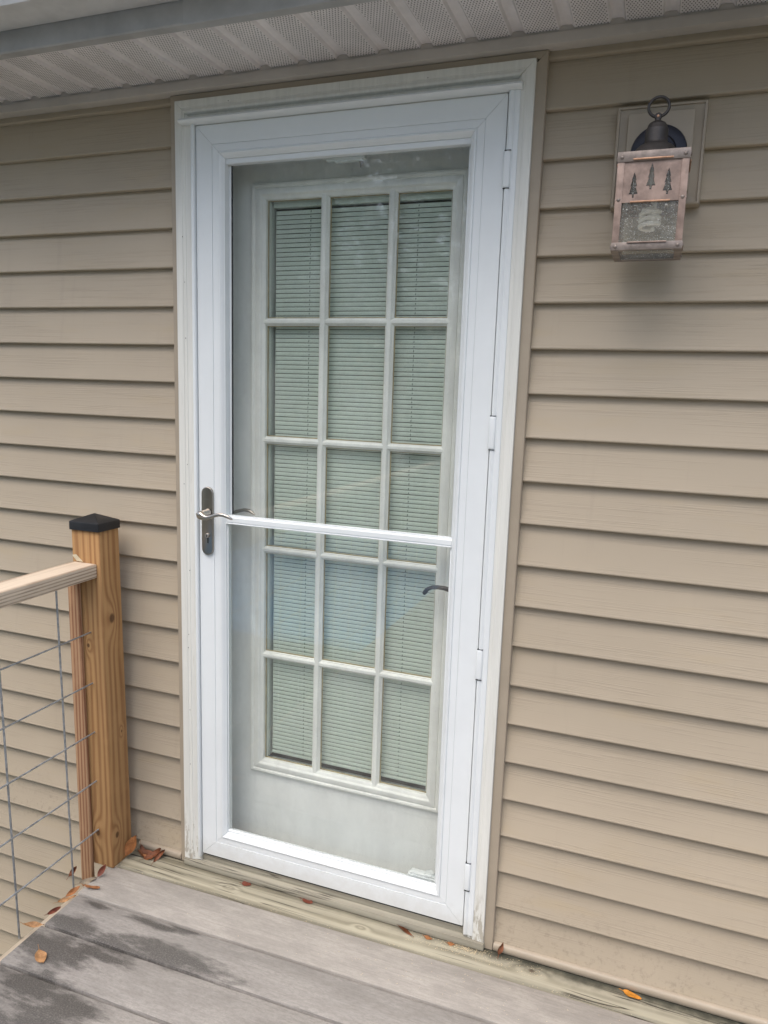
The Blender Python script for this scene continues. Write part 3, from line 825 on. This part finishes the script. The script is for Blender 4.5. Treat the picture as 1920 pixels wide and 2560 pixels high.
for lx in (0.2685, 0.5675):
    vs, fs = [], []
    z = 0.243
    while z < zt:
        dx = rnd.uniform(-0.0007, 0.0007)
        b0 = len(vs)
        y = 0.1126
        zz = z - 0.0030 + rnd.uniform(-0.0006, 0.0006)
        hh = rnd.uniform(0.0035, 0.0055)
        for (px, pz) in ((-0.0010, 0), (0.0007, 0), (0.0013, hh), (-0.0004, hh)):
            vs.append((lx + dx + px, y, zz + pz))
            vs.append((lx + dx + px, y + 0.0006, zz + pz))
        fs += [(b0, b0 + 2, b0 + 4, b0 + 6), (b0 + 1, b0 + 3, b0 + 5, b0 + 7), (b0, b0 + 1, b0 + 3, b0 + 2), (b0 + 4, b0 + 5, b0 + 7, b0 + 6)]
        z += PITCH
    link('ladder_cord', mesh('ladder_cord', vs, fs), 'cord', bl)
box('side_spacer', GX0 + 0.0002, GX0 + 0.0060, 0.1045, 0.1340, GZ0, GZ1, 'slab', bl)
box('side_spacer', GX1 - 0.0060, GX1 - 0.0002, 0.1045, 0.1340, GZ0, GZ1, 'slab', bl)

# ------------------------------------------------------------------ wall lantern
lan = thing('wall_lantern', 'copper wall lantern with three pine tree cut-outs and a ring on top', 'lantern', (1.1227, -0.04, 1.82))
LC, LY, LH = 1.1227, -0.1100, 0.0640
z0, z1 = 1.6040, 1.7815
lathe('back_plate', [(0.0, 0.026), (0.030, 0.026), (0.0335, 0.022), (0.0345, 0.0175), (0.046, 0.0160), (0.0535, 0.0125), (0.0555, 0.007), (0.0555, 0.0), (0.0, 0.0)], (1.1262, -0.0252, 1.8170), 'navy', lan, 'y', 48)
tube('arm', [(LC, LY, 1.8270), (LC, -0.075, 1.8270), (LC + 0.002, -0.046, 1.8240)], [0.011, 0.011, 0.013], 'darkmetal', lan, 16)
lathe('cap', [(0.0, 1.7835), (0.0480, 1.7835), (0.0470, 1.7870), (0.0400, 1.7950), (0.0365, 1.8020), (0.0310, 1.8068), (0.0245, 1.8090), (0.0222, 1.8110), (0.0212, 1.8150), (0.0210, 1.8365), (0.0204, 1.8385), (0.0190, 1.8400), (0.0182, 1.8440), (0.0150, 1.8490), (0.0095, 1.8520), (0.0062, 1.8535), (0.0055, 1.8590), (0.0, 1.8590)], (LC, LY, 0), 'darkmetal', lan, 'z', 40)
lathe('ring_boss', [(0.0, 0.0050), (0.0055, 0.0050), (0.0068, 0.0036), (0.0068, -0.0036), (0.0055, -0.0050), (0.0, -0.0050)], (LC, LY, 1.8610), 'darkmetal', lan, 'y', 20)
lathe('boss_pin', [(0.0, 0.0020), (0.0022, 0.0014), (0.0028, 0.0), (0.0, 0.0)], (LC, LY - 0.0050, 1.8610), 'brightcopper', lan, 'y', 14)
tube('ring', [(LC + 0.0190 * sin(a), LY, 1.8790 - 0.0180 * cos(a)) for a in [2 * pi * i / 40 for i in range(40)]], 0.0029, 'darkmetal', lan, 10, True)
A, B = LC - LH, LC + LH
YA, YB = LY - LH, LY + LH
W = 0.0128
T = 0.0013
for (sx, sy) in ((-1, -1), (1, -1), (-1, 1), (1, 1)):
    xo, yo = LC + sx * LH, LY + sy * LH
    boxes('corner_post', [(min(xo, xo - sx * W), max(xo, xo - sx * W), min(yo, yo - sy * T), max(yo, yo - sy * T), z0 + 0.001, 1.7800),
                          (min(xo, xo - sx * T), max(xo, xo - sx * T), min(yo - sy * T, yo - sy * W), max(yo - sy * T, yo - sy * W), z0 + 0.001, 1.7800)], 'copper', lan, 0.0003)
def ring_band(name, h, t, za, zb, mat_):
    boxes(name, [(LC - h, LC + h, LY - h, LY - h + t, za, zb), (LC - h, LC + h, LY + h - t, LY + h, za, zb), (LC - h, LC - h + t, LY - h + t, LY + h - t, za, zb), (LC + h - t, LC + h, LY - h + t, LY + h - t, za, zb)], mat_, lan, 0.0004)
ring_band('top_band', LH + 0.0012, 0.0011, 1.7640, 1.7822, 'brass')
ring_band('bottom_band', LH + 0.0012, 0.0011, 1.6025, 1.6170, 'brass')
boxes('bottom_lip', [(A, B, YA, YA + 0.0125, 1.6030, 1.6042), (A, B, YB - 0.0125, YB, 1.6030, 1.6042), (A, A + 0.0125, YA + 0.0126, YB - 0.0126, 1.6030, 1.6042), (B - 0.0125, B, YA + 0.0126, YB - 0.0126, 1.6030, 1.6042)], 'brass', lan)
box('top_plate', A + 0.001, B - 0.001, YA + 0.001, YB - 0.001, 1.7815, 1.7834, 'darkmetal', lan, 0.0005)
def pine(cx, cz, s):
    h = [(0.0, 0.0200), (0.0040, 0.0085), (0.0024, 0.0085), (0.0058, -0.0010), (0.0034, -0.0010), (0.0078, -0.0130), (0.0018, -0.0130), (0.0015, -0.0185), (-0.0015, -0.0185), (-0.0018, -0.0130), (-0.0078, -0.0130), (-0.0034, -0.0010), (-0.0058, -0.0010), (-0.0024, 0.0085), (-0.0040, 0.0085)]
    return [(cx + a * s * 1.04, cz + (b - 0.0007) * s * 1.2) for a, b in h]
trees = [(-0.0317, 1.7220, 1.04), (-0.0010, 1.7360, 1.06), (0.0295, 1.7257, 1.06)]
PX = LH - 0.0020
for side in range(4):
    pl = plate('tree_panel', [(-PX, 1.6905), (PX, 1.6905), (PX, 1.7650), (-PX, 1.7650)], [pine(x, zc_, s * 0.92) for x, zc_, s in trees], -LH + 0.0015, -LH + 0.0026, 'copper', lan)
    R = Matrix.Translation((LC, LY, 0)) @ Matrix.Rotation(side * pi / 2, 4, 'Z')
    pl.data.transform(R)
    for i, (x, zc_, s) in enumerate(trees):
        v = [(a, -LH + 0.0012, c) for a, c in pine(x, zc_, s * 0.96)]
        inn = [(a, -LH + 0.0012, c) for a, c in pine(x, zc_, s * 0.88)]
        m = len(v)
        me = mesh('cutout_edge', v + inn + [(a, b + 0.0004, c) for a, b, c in v] + [(a, b + 0.0004, c) for a, b, c in inn],
                  [(j, (j + 1) % m, m + (j + 1) % m, m + j) for j in range(m)] + [(m + j, m + (j + 1) % m, 3 * m + (j + 1) % m, 3 * m + j) for j in range(m)] + [(j, (j + 1) % m, 2 * m + (j + 1) % m, 2 * m + j) for j in range(m)])
        me.transform(R)
        link('cutout_edge', me, 'darkmetal', pl)
    gl = box('glass_pane', -PX, PX, -LH + 0.0030, -LH + 0.0050, z0 + 0.0015, 1.7640, 'seed', lan)
    gl.data.transform(R)
    for (hx0, hx1, za, zb, dy) in ((-0.036, 0.036, 1.6895, 1.6930, 0.0012), (-0.036, 0.036, 1.7655, 1.7690, -0.0024), (-0.036, 0.036, 1.6150, 1.6180, -0.0024)):
        tb = box('folded_tab', hx0, hx1, -LH + dy - 0.0012, -LH + dy + 0.0012, za, zb, 'brightcopper' if za > 1.62 else 'copper', lan, 0.0010)
        tb.data.transform(R)
    if side != 2:
        for (rx, rz, ry) in ((-LH + 0.0075, 1.7725, -0.0012), (LH - 0.0075, 1.7725, -0.0012), (-LH + 0.0065, 1.6960, 0), (LH - 0.0065, 1.6960, 0), (-LH + 0.0075, 1.6095, -0.0012), (LH - 0.0075, 1.6095, -0.0012)):
            rv = lathe('rivet', [(0.0, 0.0022), (0.0021, 0.0020), (0.0034, 0.0008), (0.0037, 0.0)], (rx, -LH + ry, rz), 'brass', lan, 'y', 12, 80)
            rv.data.transform(R)
tag(lan, group=None)
hel = [(LC + 0.0006 + 0.0175 * (1 if i > 6 else 0.35 + i * 0.108) * cos(i * 0.42), LY + 0.0175 * (1 if i > 6 else 0.35 + i * 0.108) * sin(i * 0.42), 1.6520 + i * 0.00073) for i in range(52)]
bulb = thing('spiral_bulb', 'white spiral bulb behind the speckled glass of the wall lantern', 'light bulb', (LC, LY, 1.71))
tube('spiral_tube', hel, 0.0046, 'bulb', bulb, 10)
tube('tube_neck', [hel[-1], (LC + 0.010, LY - 0.004, 1.6930), (LC + 0.006, LY, 1.7020), (LC + 0.006, LY, 1.7300)], [0.0046, 0.0050, 0.0060, 0.0060], 'bulb', bulb, 10)
lathe('ballast', [(0.0, 1.7150), (0.0190, 1.7150), (0.0200, 1.7200), (0.0180, 1.7450), (0.0135, 1.7550), (0.0130, 1.7820), (0.0, 1.7820)], (LC, LY, 0), 'bulb', bulb, 'z', 24)

# ------------------------------------------------------------------ deck
deck = thing('deck', None, None, (0.4, -1.0, -0.16), kind='structure')
deck.rotation_euler = (0, 0, 0)
SL = 0.0155
def board(name, x0, x1, ya, yb, zt_, th, mat_, wav=0.0, seed=0, r=0.004):
    # board running along x, slightly out of square with the wall
    prof = [(ya, zt_ - th), (ya, zt_ - r), (ya + r * 0.3, zt_ - r * 0.3), (ya + r, zt_), (yb - r, zt_), (yb - r * 0.3, zt_ - r * 0.3), (yb, zt_ - r), (yb, zt_ - th)]
    seg = 24
    v, f = [], []
    n = len(prof)
    for i in range(seg + 1):
        x = x0 + (x1 - x0) * i / seg
        d = wav * noise.noise(Vector((x * 2.3, seed, 0)))
        for (y, z) in prof:
            v.append((x, y + SL * x + (d if y > (ya + yb) / 2 else 0), z + d * 0.3))
    for i in range(seg):
        for j in range(n):
            k = (j + 1) % n
            f.append((i * n + j, i * n + k, (i + 1) * n + k, (i + 1) * n + j))
    f += [tuple(range(n)), tuple(seg * n + j for j in range(n))]
    return link(name, mesh(name, v, f, 40), mat_, deck)
board('ledger_board', -0.2405, 2.6, -0.0965, -0.0040, -0.1215, 0.038, 'ledger', 0.0, 1, 0.006)
ys = [-0.0995, -0.2405, -0.3715, -0.5150]
while ys[-1] > -3.4:
    ys.append(ys[-1] - 0.1425)
for i in range(len(ys) - 1):
    x0 = -0.2640 if i == 0 else -0.2580 + rnd.uniform(-0.002, 0.002)
    if i == 0:
        board('deck_board', x0, 2.6, ys[1] + 0.0036, ys[0] - 0.0012, P_DECK, 0.025, 'deck1', 0.0, i, 0.0045)
        continue
    board('deck_board', x0, 2.6, ys[i + 1] + 0.0036, ys[i] - 0.0036, P_DECK + rnd.uniform(-0.0006, 0.0006), 0.025, 'deck', 0.0, i, 0.0045)
box('rim_board', -0.2960, -0.2600, -3.4, -0.1500, -0.3300, -0.1515, 'rim', deck, 0.002)
box('rim_board', -0.2590, 2.6, -3.44, -3.40, -0.3300, -0.1510, 'rim', deck, 0.002)
for k in range(7):
    box('joist', -0.2400 + k * 0.45, -0.2020 + k * 0.45, -3.38, -0.02, -0.3300, -0.1700, 'rim', deck)

# ------------------------------------------------------------------ railing
rail = thing('deck_railing', 'wooden deck railing with black post cap and galvanised wire mesh', 'railing', (-0.297, -0.09, -0.125))
def lean_box(name, bot, top, z0, z1, mat_, parent, bev=0.004, seg=1):
    # bot/top: (x0, x1, y0, y1)
    bm = bmesh.new()
    r = bmesh.ops.create_cube(bm, size=1.0)
    for v in r['verts']:
        q = top if v.co.z > 0 else bot
        v.co = Vector((q[1] if v.co.x > 0 else q[0], q[3] if v.co.y > 0 else q[2], z1 if v.co.z > 0 else z0))
    bmesh.ops.bevel(bm, geom=list(bm.edges), offset=bev, segments=3, profile=0.5, affect='EDGES')
    me = bpy.data.meshes.new(name)
    bm.to_mesh(me)
    bm.free()
    finish(me, 45)
    return link(name, me, mat_, parent)
post = lean_box('post', (-0.3420, -0.2435, -0.1185, -0.0310), (-0.3490, -0.2520, -0.1235, -0.0430), -0.1240, 0.9100, 'post', rail, 0.0035)
# cap: skirt with bevelled edge and low pyramid
cx, cy, hw, hd = -0.3005, -0.0840, 0.0520, 0.0450
v = []
for (k, z) in ((1.0, 0.9060), (1.0, 0.9260), (0.975, 0.9290), (0.90, 0.9312), (0.05, 0.9490), (0.0, 0.9493)):
    for (sx, sy) in ((-1, -1), (1, -1), (1, 1), (-1, 1)):
        v.append((cx + sx * hw * k, cy + sy * hd * k, z))
f = [(0, 1, 2, 3), (20, 21, 22, 23)]
for i in range(5):
    for j in range(4):
        f.append((i * 4 + j, i * 4 + (j + 1) % 4, i * 4 + 4 + (j + 1) % 4, i * 4 + 4 + j))
me = mesh('post_cap', v, f)
bm = bmesh.new()
bm.from_mesh(me)
bmesh.ops.remove_doubles(bm, verts=bm.verts, dist=0.0001)
ve = [e for e in bm.edges if abs(e.verts[0].co.z - e.verts[1].co.z) > 0.01 and e.verts[0].co.z < 0.93 and e.verts[1].co.z < 0.93]
bmesh.ops.bevel(bm, geom=ve, offset=0.004, segments=3, profile=0.5, affect='EDGES')
bm.to_mesh(me)
bm.free()
finish(me, 28)
link('post_cap', me, 'black', post)
v = [(-0.3470, -0.1250, 0.8320), (-0.3335, -0.1252, 0.8350), (-0.3105, -0.1250, 0.8160), (-0.3320, -0.1246, 0.8158)]
link('paper_tag', mesh('paper_tag', v + [(a, b + 0.0008, c) for a, b, c in v], [(0, 1, 2, 3), (4, 5, 6, 7), (0, 1, 5, 4), (1, 2, 6, 5), (2, 3, 7, 6), (3, 0, 4, 7)]), 'paper', post)
lean_box('nailing_strip', (-0.3530, -0.3120, -0.1320, -0.1195), (-0.3590, -0.3210, -0.1350, -0.1245), -0.2050, 0.7745, 'strip', rail, 0.002)
lean_box('top_rail', (-0.3445, -0.2620, -3.30, -0.1240), (-0.3445, -0.2620, -3.30, -0.1240), 0.7745, 0.8140, 'rail', rail, 0.003)
WX = -0.2985
yv = -0.2325
VW = []
while yv > -3.3:
    VW.append(yv)
    yv -= 0.1965
for i, y in enumerate(VW):
    tube('wire', [(WX, y - 0.007, 0.785), (WX + 0.0008, y - 0.001, 0.45), (WX, y + 0.006, 0.12), (WX, y + 0.012, -0.148)], 0.0027, 'wire', rail, 8)
for i, z in enumerate((0.6105, 0.4570, 0.3050, 0.1505, -0.0070)):
    tube('wire', [(WX + 0.0050, -0.1190, z), (WX + 0.0050, -0.30, z - 0.001), (WX + 0.0050, -1.4, z), (WX + 0.0050, -3.3, z)], 0.0025, 'wire', rail, 8)

# ------------------------------------------------------------------ fallen leaves
def leaf(label, pos, size, rot, col, curl=0.6, fold=0.5, wid=0.42, group='dry leaves on the deck', cat='leaf'):
    nu, nv = 9, 5
    v, f = [], []
    rr = random.Random(hash(label) % 1000 if False else int(sum(ord(c) for c in label)))
    ph = rr.uniform(0, 6)
    for i in range(nu):
        u = i / (nu - 1)
        wdt = wid * size * (sin(pi * min(1, u * 0.97 + 0.03)) ** 0.8) * (1 - 0.25 * u)
        a = curl * (u - 0.5) * 2
        # bend along the length
        if abs(curl) > 0.01:
            R_ = size / (2 * curl)
            bx, bz = R_ * sin(a), R_ * (1 - cos(a))
        else:
            bx, bz = (u - 0.5) * size, 0
        for j in range(nv):
            t_ = j / (nv - 1) * 2 - 1
            s_ = t_ * wdt * 0.5
            fa = fold * t_
            v.append(Vector((bx, s_ * cos(fa), bz + abs(s_) * abs(sin(fold)) * (1 if fold > 0 else -1) + 0.04 * size * sin(ph + u * 7 + t_ * 2))))
    for i in range(nu - 1):
        for j in range(nv - 1):
            f.append((i * nv + j, i * nv + j + 1, (i + 1) * nv + j + 1, (i + 1) * nv + j))
    b0 = len(v)
    d = (v[2] - v[nv + 2]).normalized()
    st = v[2].copy()
    for q in range(3):
        p = st + d * size * 0.13 * q
        v += [p + Vector((0, 0.0006, 0)), p + Vector((0, -0.0006, 0)), p + Vector((0, 0, 0.0010))]
    for q in range(2):
        for m_ in range(3):
            f.append((b0 + q * 3 + m_, b0 + q * 3 + (m_ + 1) % 3, b0 + q * 3 + 3 + (m_ + 1) % 3, b0 + q * 3 + 3 + m_))
    Rm = Matrix.Rotation(radians(rot[2]), 3, 'Z') @ Matrix.Rotation(radians(rot[1]), 3, 'Y') @ Matrix.Rotation(radians(rot[0]), 3, 'X')
    v = [Rm @ p for p in v]
    lo = min(p.z for p in v)
    v = [p - Vector((0, 0, lo)) for p in v]
    o = link('dry_leaf', mesh('dry_leaf', v, f, 60), LEAFM[col])
    o.location = pos
    tag(o, label, cat, group)
    return o
D = P_DECK + 0.0006
L = -0.1211
leaf('large brown leaf standing against the foot of the railing post', (-0.2240, -0.0560, L), 0.075, (70, -62, 25), 'orange', 0.35, 0.35, 0.5)
leaf('curled brown leaf in the clump beside the post, lying flat', (-0.1830, -0.0330, L), 0.078, (10, 5, 10), 'brown', 0.9, 0.5, 0.45)
leaf('dark brown leaf in the clump, tilted up against the base trim', (-0.1640, -0.0250, L), 0.066, (35, -30, 35), 'brown', 1.0, 0.6, 0.42)
leaf('crumpled dark leaf in the clump touching the large standing leaf', (-0.2030, -0.0300, L), 0.062, (-20, 12, -15), 'brown', 1.2, 0.7, 0.4)
leaf('orange-brown leaf in front of the clump on the ledger board', (-0.1790, -0.0430, L), 0.048, (0, 0, -12), 'orange', 0.7, 0.4, 0.4)
leaf('thin dark leaf twisted upright in the clump beside the post', (-0.1480, -0.0260, L), 0.058, (60, -35, 60), 'brown', 1.1, 0.8, 0.36)
leaf('small red-brown leaf leaning at the corner of the deck by the post', (-0.2520, -0.1560, D), 0.040, (55, -50, 60), 'red', 0.4, 0.4, 0.5)
leaf('curled orange leaf lying along the deck edge by the post', (-0.2370, -0.2130, D), 0.050, (5, 0, 12), 'orange', 0.6, 0.7, 0.36)
leaf('greyish leaf tucked below the foot of the nailing strip', (-0.2720, -0.1900, D - 0.004), 0.050, (30, -12, 40), 'grey', 0.5, 0.4, 0.4)
leaf('brown leaf at the deck edge beside the foot of the first wire', (-0.2810, -0.2400, D - 0.008), 0.046, (40, -25, 55), 'orange', 0.4, 0.5, 0.42)
leaf('pale orange leaf wedged along the deck edge between two wires', (-0.2740, -0.2720, D - 0.005), 0.050, (20, -6, 48), 'tan', 0.5, 0.6, 0.36)
leaf('dark red leaf wedged in the deck edge beside the damp board', (-0.2740, -0.3200, D - 0.006), 0.042, (45, -10, 60), 'red', 0.8, 0.6, 0.4)
leaf('large tan leaf hanging over the deck edge at the second wire', (-0.2760, -0.3900, D - 0.001), 0.060, (12, 0, 20), 'tan', 0.4, 0.5, 0.34)
leaf('tan oval leaf lying alone on the damp deck boards', (-0.1710, -0.4700, D), 0.052, (0, 0, -35), 'tan', 0.35, 0.25, 0.62)
leaf('dark leaf caught on the first wire beside the nailing strip', (-0.2995, -0.2180, -0.1020), 0.040, (80, -55, 30), 'brown', 0.5, 0.5, 0.42)
leaf('red leaf under the sill, next to the knot in the ledger', (0.1620, -0.0300, L), 0.030, (5, 0, 5), 'red', 0.3, 0.3, 0.75)
leaf('red leaf with a long stalk under the sill', (0.3590, -0.0280, L), 0.034, (5, 0, -4), 'red', 0.3, 0.3, 0.65)
leaf('rolled dark brown leaf under the sill near the hinge side', (0.6540, -0.0330, L), 0.062, (15, 3, -22), 'brown', 0.15, 1.25, 0.30)
leaf('tiny orange leaf beside the rolled leaf under the sill', (0.7180, -0.0310, L), 0.024, (5, 0, -8), 'orange', 0.5, 0.3, 0.6)
leaf('tiny orange leaf lying in the sawdust', (0.7800, -0.0290, L), 0.022, (5, 0, 5), 'orange', 0.5, 0.3, 0.6)
leaf('brown leaf standing against the base trim by the door corner', (0.9080, -0.0170, L), 0.034, (70, -60, 60), 'brown', 0.3, 0.4, 0.55)
leaf('bright amber leaf on the ledger board below the siding', (1.2360, -0.0240, L), 0.044, (3, 0, -14), 'amber', 0.35, 0.3, 0.5)

# sawdust and grit
def grains(name, label, cat, pts, smin, smax, mat_):
    vs, fs = [], []
    for (x, y, z) in pts:
        s = rnd.uniform(smin, smax)
        b0 = len(vs)
        an = rnd.uniform(0, pi)
        e = rnd.uniform(0.6, 2.2)
        for (px, py, pz) in ((-1, -0.5, 0), (1, -0.5, 0), (0, 0.7, 0), (0, 0, 0.9)):
            qx, qy = px * e * s, py * s
            vs.append((x + qx * cos(an) - qy * sin(an), y + qx * sin(an) + qy * cos(an), z + pz * s))
        fs += [(b0, b0 + 1, b0 + 3), (b0 + 1, b0 + 2, b0 + 3), (b0 + 2, b0, b0 + 3), (b0, b0 + 2, b0 + 1)]
    o = link(name, mesh(name, vs, fs), mat_)
    tag(o, label, cat, None, 'stuff')
    return o
pts = []
for i in range(420):
    pts.append((rnd.gauss(0.812, 0.030), -0.028 + rnd.gauss(0, 0.0065), -0.1213))
for i in range(300):
    pts.append((rnd.uniform(0.66, 1.02), rnd.uniform(-0.060, -0.012), -0.1213))
for i in range(200):
    x = rnd.uniform(-0.2, 1.25)
    pts.append((x, -0.0975 + SL * x + rnd.gauss(0, 0.003), -0.1232))
for i in range(160):
    x = rnd.gauss(0.75, 0.25)
    pts.append((x, rnd.uniform(-0.22, -0.11) + SL * x, -0.1250))
pts = [p for p in pts if p[0] > -0.23 and p[1] < -0.012]
grains('sawdust', 'scattered pale sawdust on the deck at the hinge side of the door', 'sawdust', pts, 0.0004, 0.0011, 'sawdust')

# ------------------------------------------------------------------ assumed blue sheet, added so the lower panes reflect a blue glow
tv, tf = [], []
for i in range(31):
    for j in range(25):
        x = -4.7 + 3.8 * i / 30
        y = -10.2 + 5.6 * j / 24
        tv.append((x + 0.08 * noise.noise(Vector((y * 1.3, 3, 0))), y + 0.08 * noise.noise(Vector((x * 1.3, 8, 0))), -1.235 + 0.05 * (noise.noise(Vector((x * 1.9, y * 1.9, 1))) + 1) + 0.02 * noise.noise(Vector((x * 7, y * 5, 4)))))
nn = len(tv)
tv += [(a, b, c - 0.004) for a, b, c in tv]
for i in range(30):
    for j in range(24):
        q = (i * 25 + j, i * 25 + j + 1, (i + 1) * 25 + j + 1, (i + 1) * 25 + j)
        tf += [q, tuple(nn + k for k in reversed(q))]
M['glow_sheet'] = simple('blue_reflection_sheet', (0.13, 0.36, 0.62), 0.45, var=0.15, vscale=3, bump=0.2, bscale=60)
tag(link('added_blue_sheet', mesh('added_blue_sheet', tv, tf, 60), 'glow_sheet'), 'unseen blue sheet added on the lawn to tint the door glass reflection', 'added_blue_sheet')

# ------------------------------------------------------------------ trees across the yard (they show in the glass)
def tree_meshes(seed, h):
    r = random.Random(seed)
    bm = bmesh.new()
    def limb(a, b, ra, rb, sides=8):
        a, b = Vector(a), Vector(b)
        d = (b - a).normalized()
        q = d.to_track_quat('Z', 'Y')
        lo = [bm.verts.new(a + q @ Vector((ra * cos(2 * pi * k / sides), ra * sin(2 * pi * k / sides), 0))) for k in range(sides)]
        hi = [bm.verts.new(b + q @ Vector((rb * cos(2 * pi * k / sides), rb * sin(2 * pi * k / sides), 0))) for k in range(sides)]
        for k in range(sides):
            bm.faces.new((lo[k], lo[(k + 1) % sides], hi[(k + 1) % sides], hi[k]))
    p = Vector((0, 0, 0))
    R0 = 0.022 * h
    tips = []
    stem = [p.copy()]
    for i in range(6):
        q = p + Vector((r.uniform(-.12, .12), r.uniform(-.12, .12), 1)) * (h * 0.14)
        limb(p, q, R0 * (1 - i * 0.15), R0 * (1 - (i + 1) * 0.15))
        p = q
        stem.append(p.copy())
        if i >= 1:
            for b in range(4):
                an = r.uniform(0, 2 * pi)
                e = p + Vector((cos(an), sin(an), r.uniform(0.1, 0.7))) * h * r.uniform(0.16, 0.30) * (1.15 - i * 0.12)
                limb(p, e, R0 * 0.35, R0 * 0.08, 5)
                tips.append(e)
                tips.append(p.lerp(e, 0.6))
    tips.append(p)
    me = bpy.data.meshes.new('trunk')
    bm.to_mesh(me)
    bm.free()
    me.materials.append(M['bark'])
    vs, fs = [], []
    for tpt in tips:
        cr = h * r.uniform(0.07, 0.13)
        for i in range(230):
            d = Vector((r.gauss(0, 1), r.gauss(0, 1), r.gauss(0, 0.8)))
            c = tpt + d * cr * 0.62
            s = r.uniform(0.05, 0.11)
            a = Vector((r.gauss(0, 1), r.gauss(0, 1), r.gauss(0, 1))).normalized()
            b = a.orthogonal().normalized()
            b0 = len(vs)
            vs += [c - a * s, c + b * s * 0.5, c + a * s, c - b * s * 0.5]
            fs.append((b0, b0 + 1, b0 + 2, b0 + 3))
    cm = bpy.data.meshes.new('crown')
    cm.from_pydata([tuple(q) for q in vs], [], fs)
    cm.materials.append(M['leafg'])
    return me, cm
kinds = [tree_meshes(3, 9.0), tree_meshes(11, 7.5)]
for i, (x, y, k, s, rz) in enumerate([(-2.0, -11.5, 0, 1.35, 10), (-6.0, -11.0, 1, 1.5, 80), (-10.0, -12.0, 0, 1.5, 150), (2.2, -12.0, 1, 1.6, 220), (-4.2, -15.0, 0, 1.8, 300), (-14.0, -9.0, 1, 1.7, 40), (6.2, -11.0, 0, 1.4, 120), (10.5, -9.5, 1, 1.7, 260), (0.5, -15.5, 0, 1.7, 75), (-9.0, -16.0, 1, 2.0, 200), (15.0, -6.0, 0, 1.5, 20), (-17.5, -5.0, 0, 1.5, 100)]):
    t = thing('leafy_tree', 'green leafy tree across the yard, reflected in the door glass', 'tree', (x, y, -1.25), 'trees across the yard')
    t.rotation_euler = (0, 0, radians(rz))
    s *= 0.74 if i in (0, 1, 2, 4, 8, 9) else 0.42
    t.scale = (s, s, s)
    for nm, me in (('trunk', kinds[k][0]), ('crown', kinds[k][1])):
        o = bpy.data.objects.new(nm, me)
        COL.objects.link(o)
        o.parent = t
for o in bpy.data.objects:
    if '_base' in o:
        del o['_base']
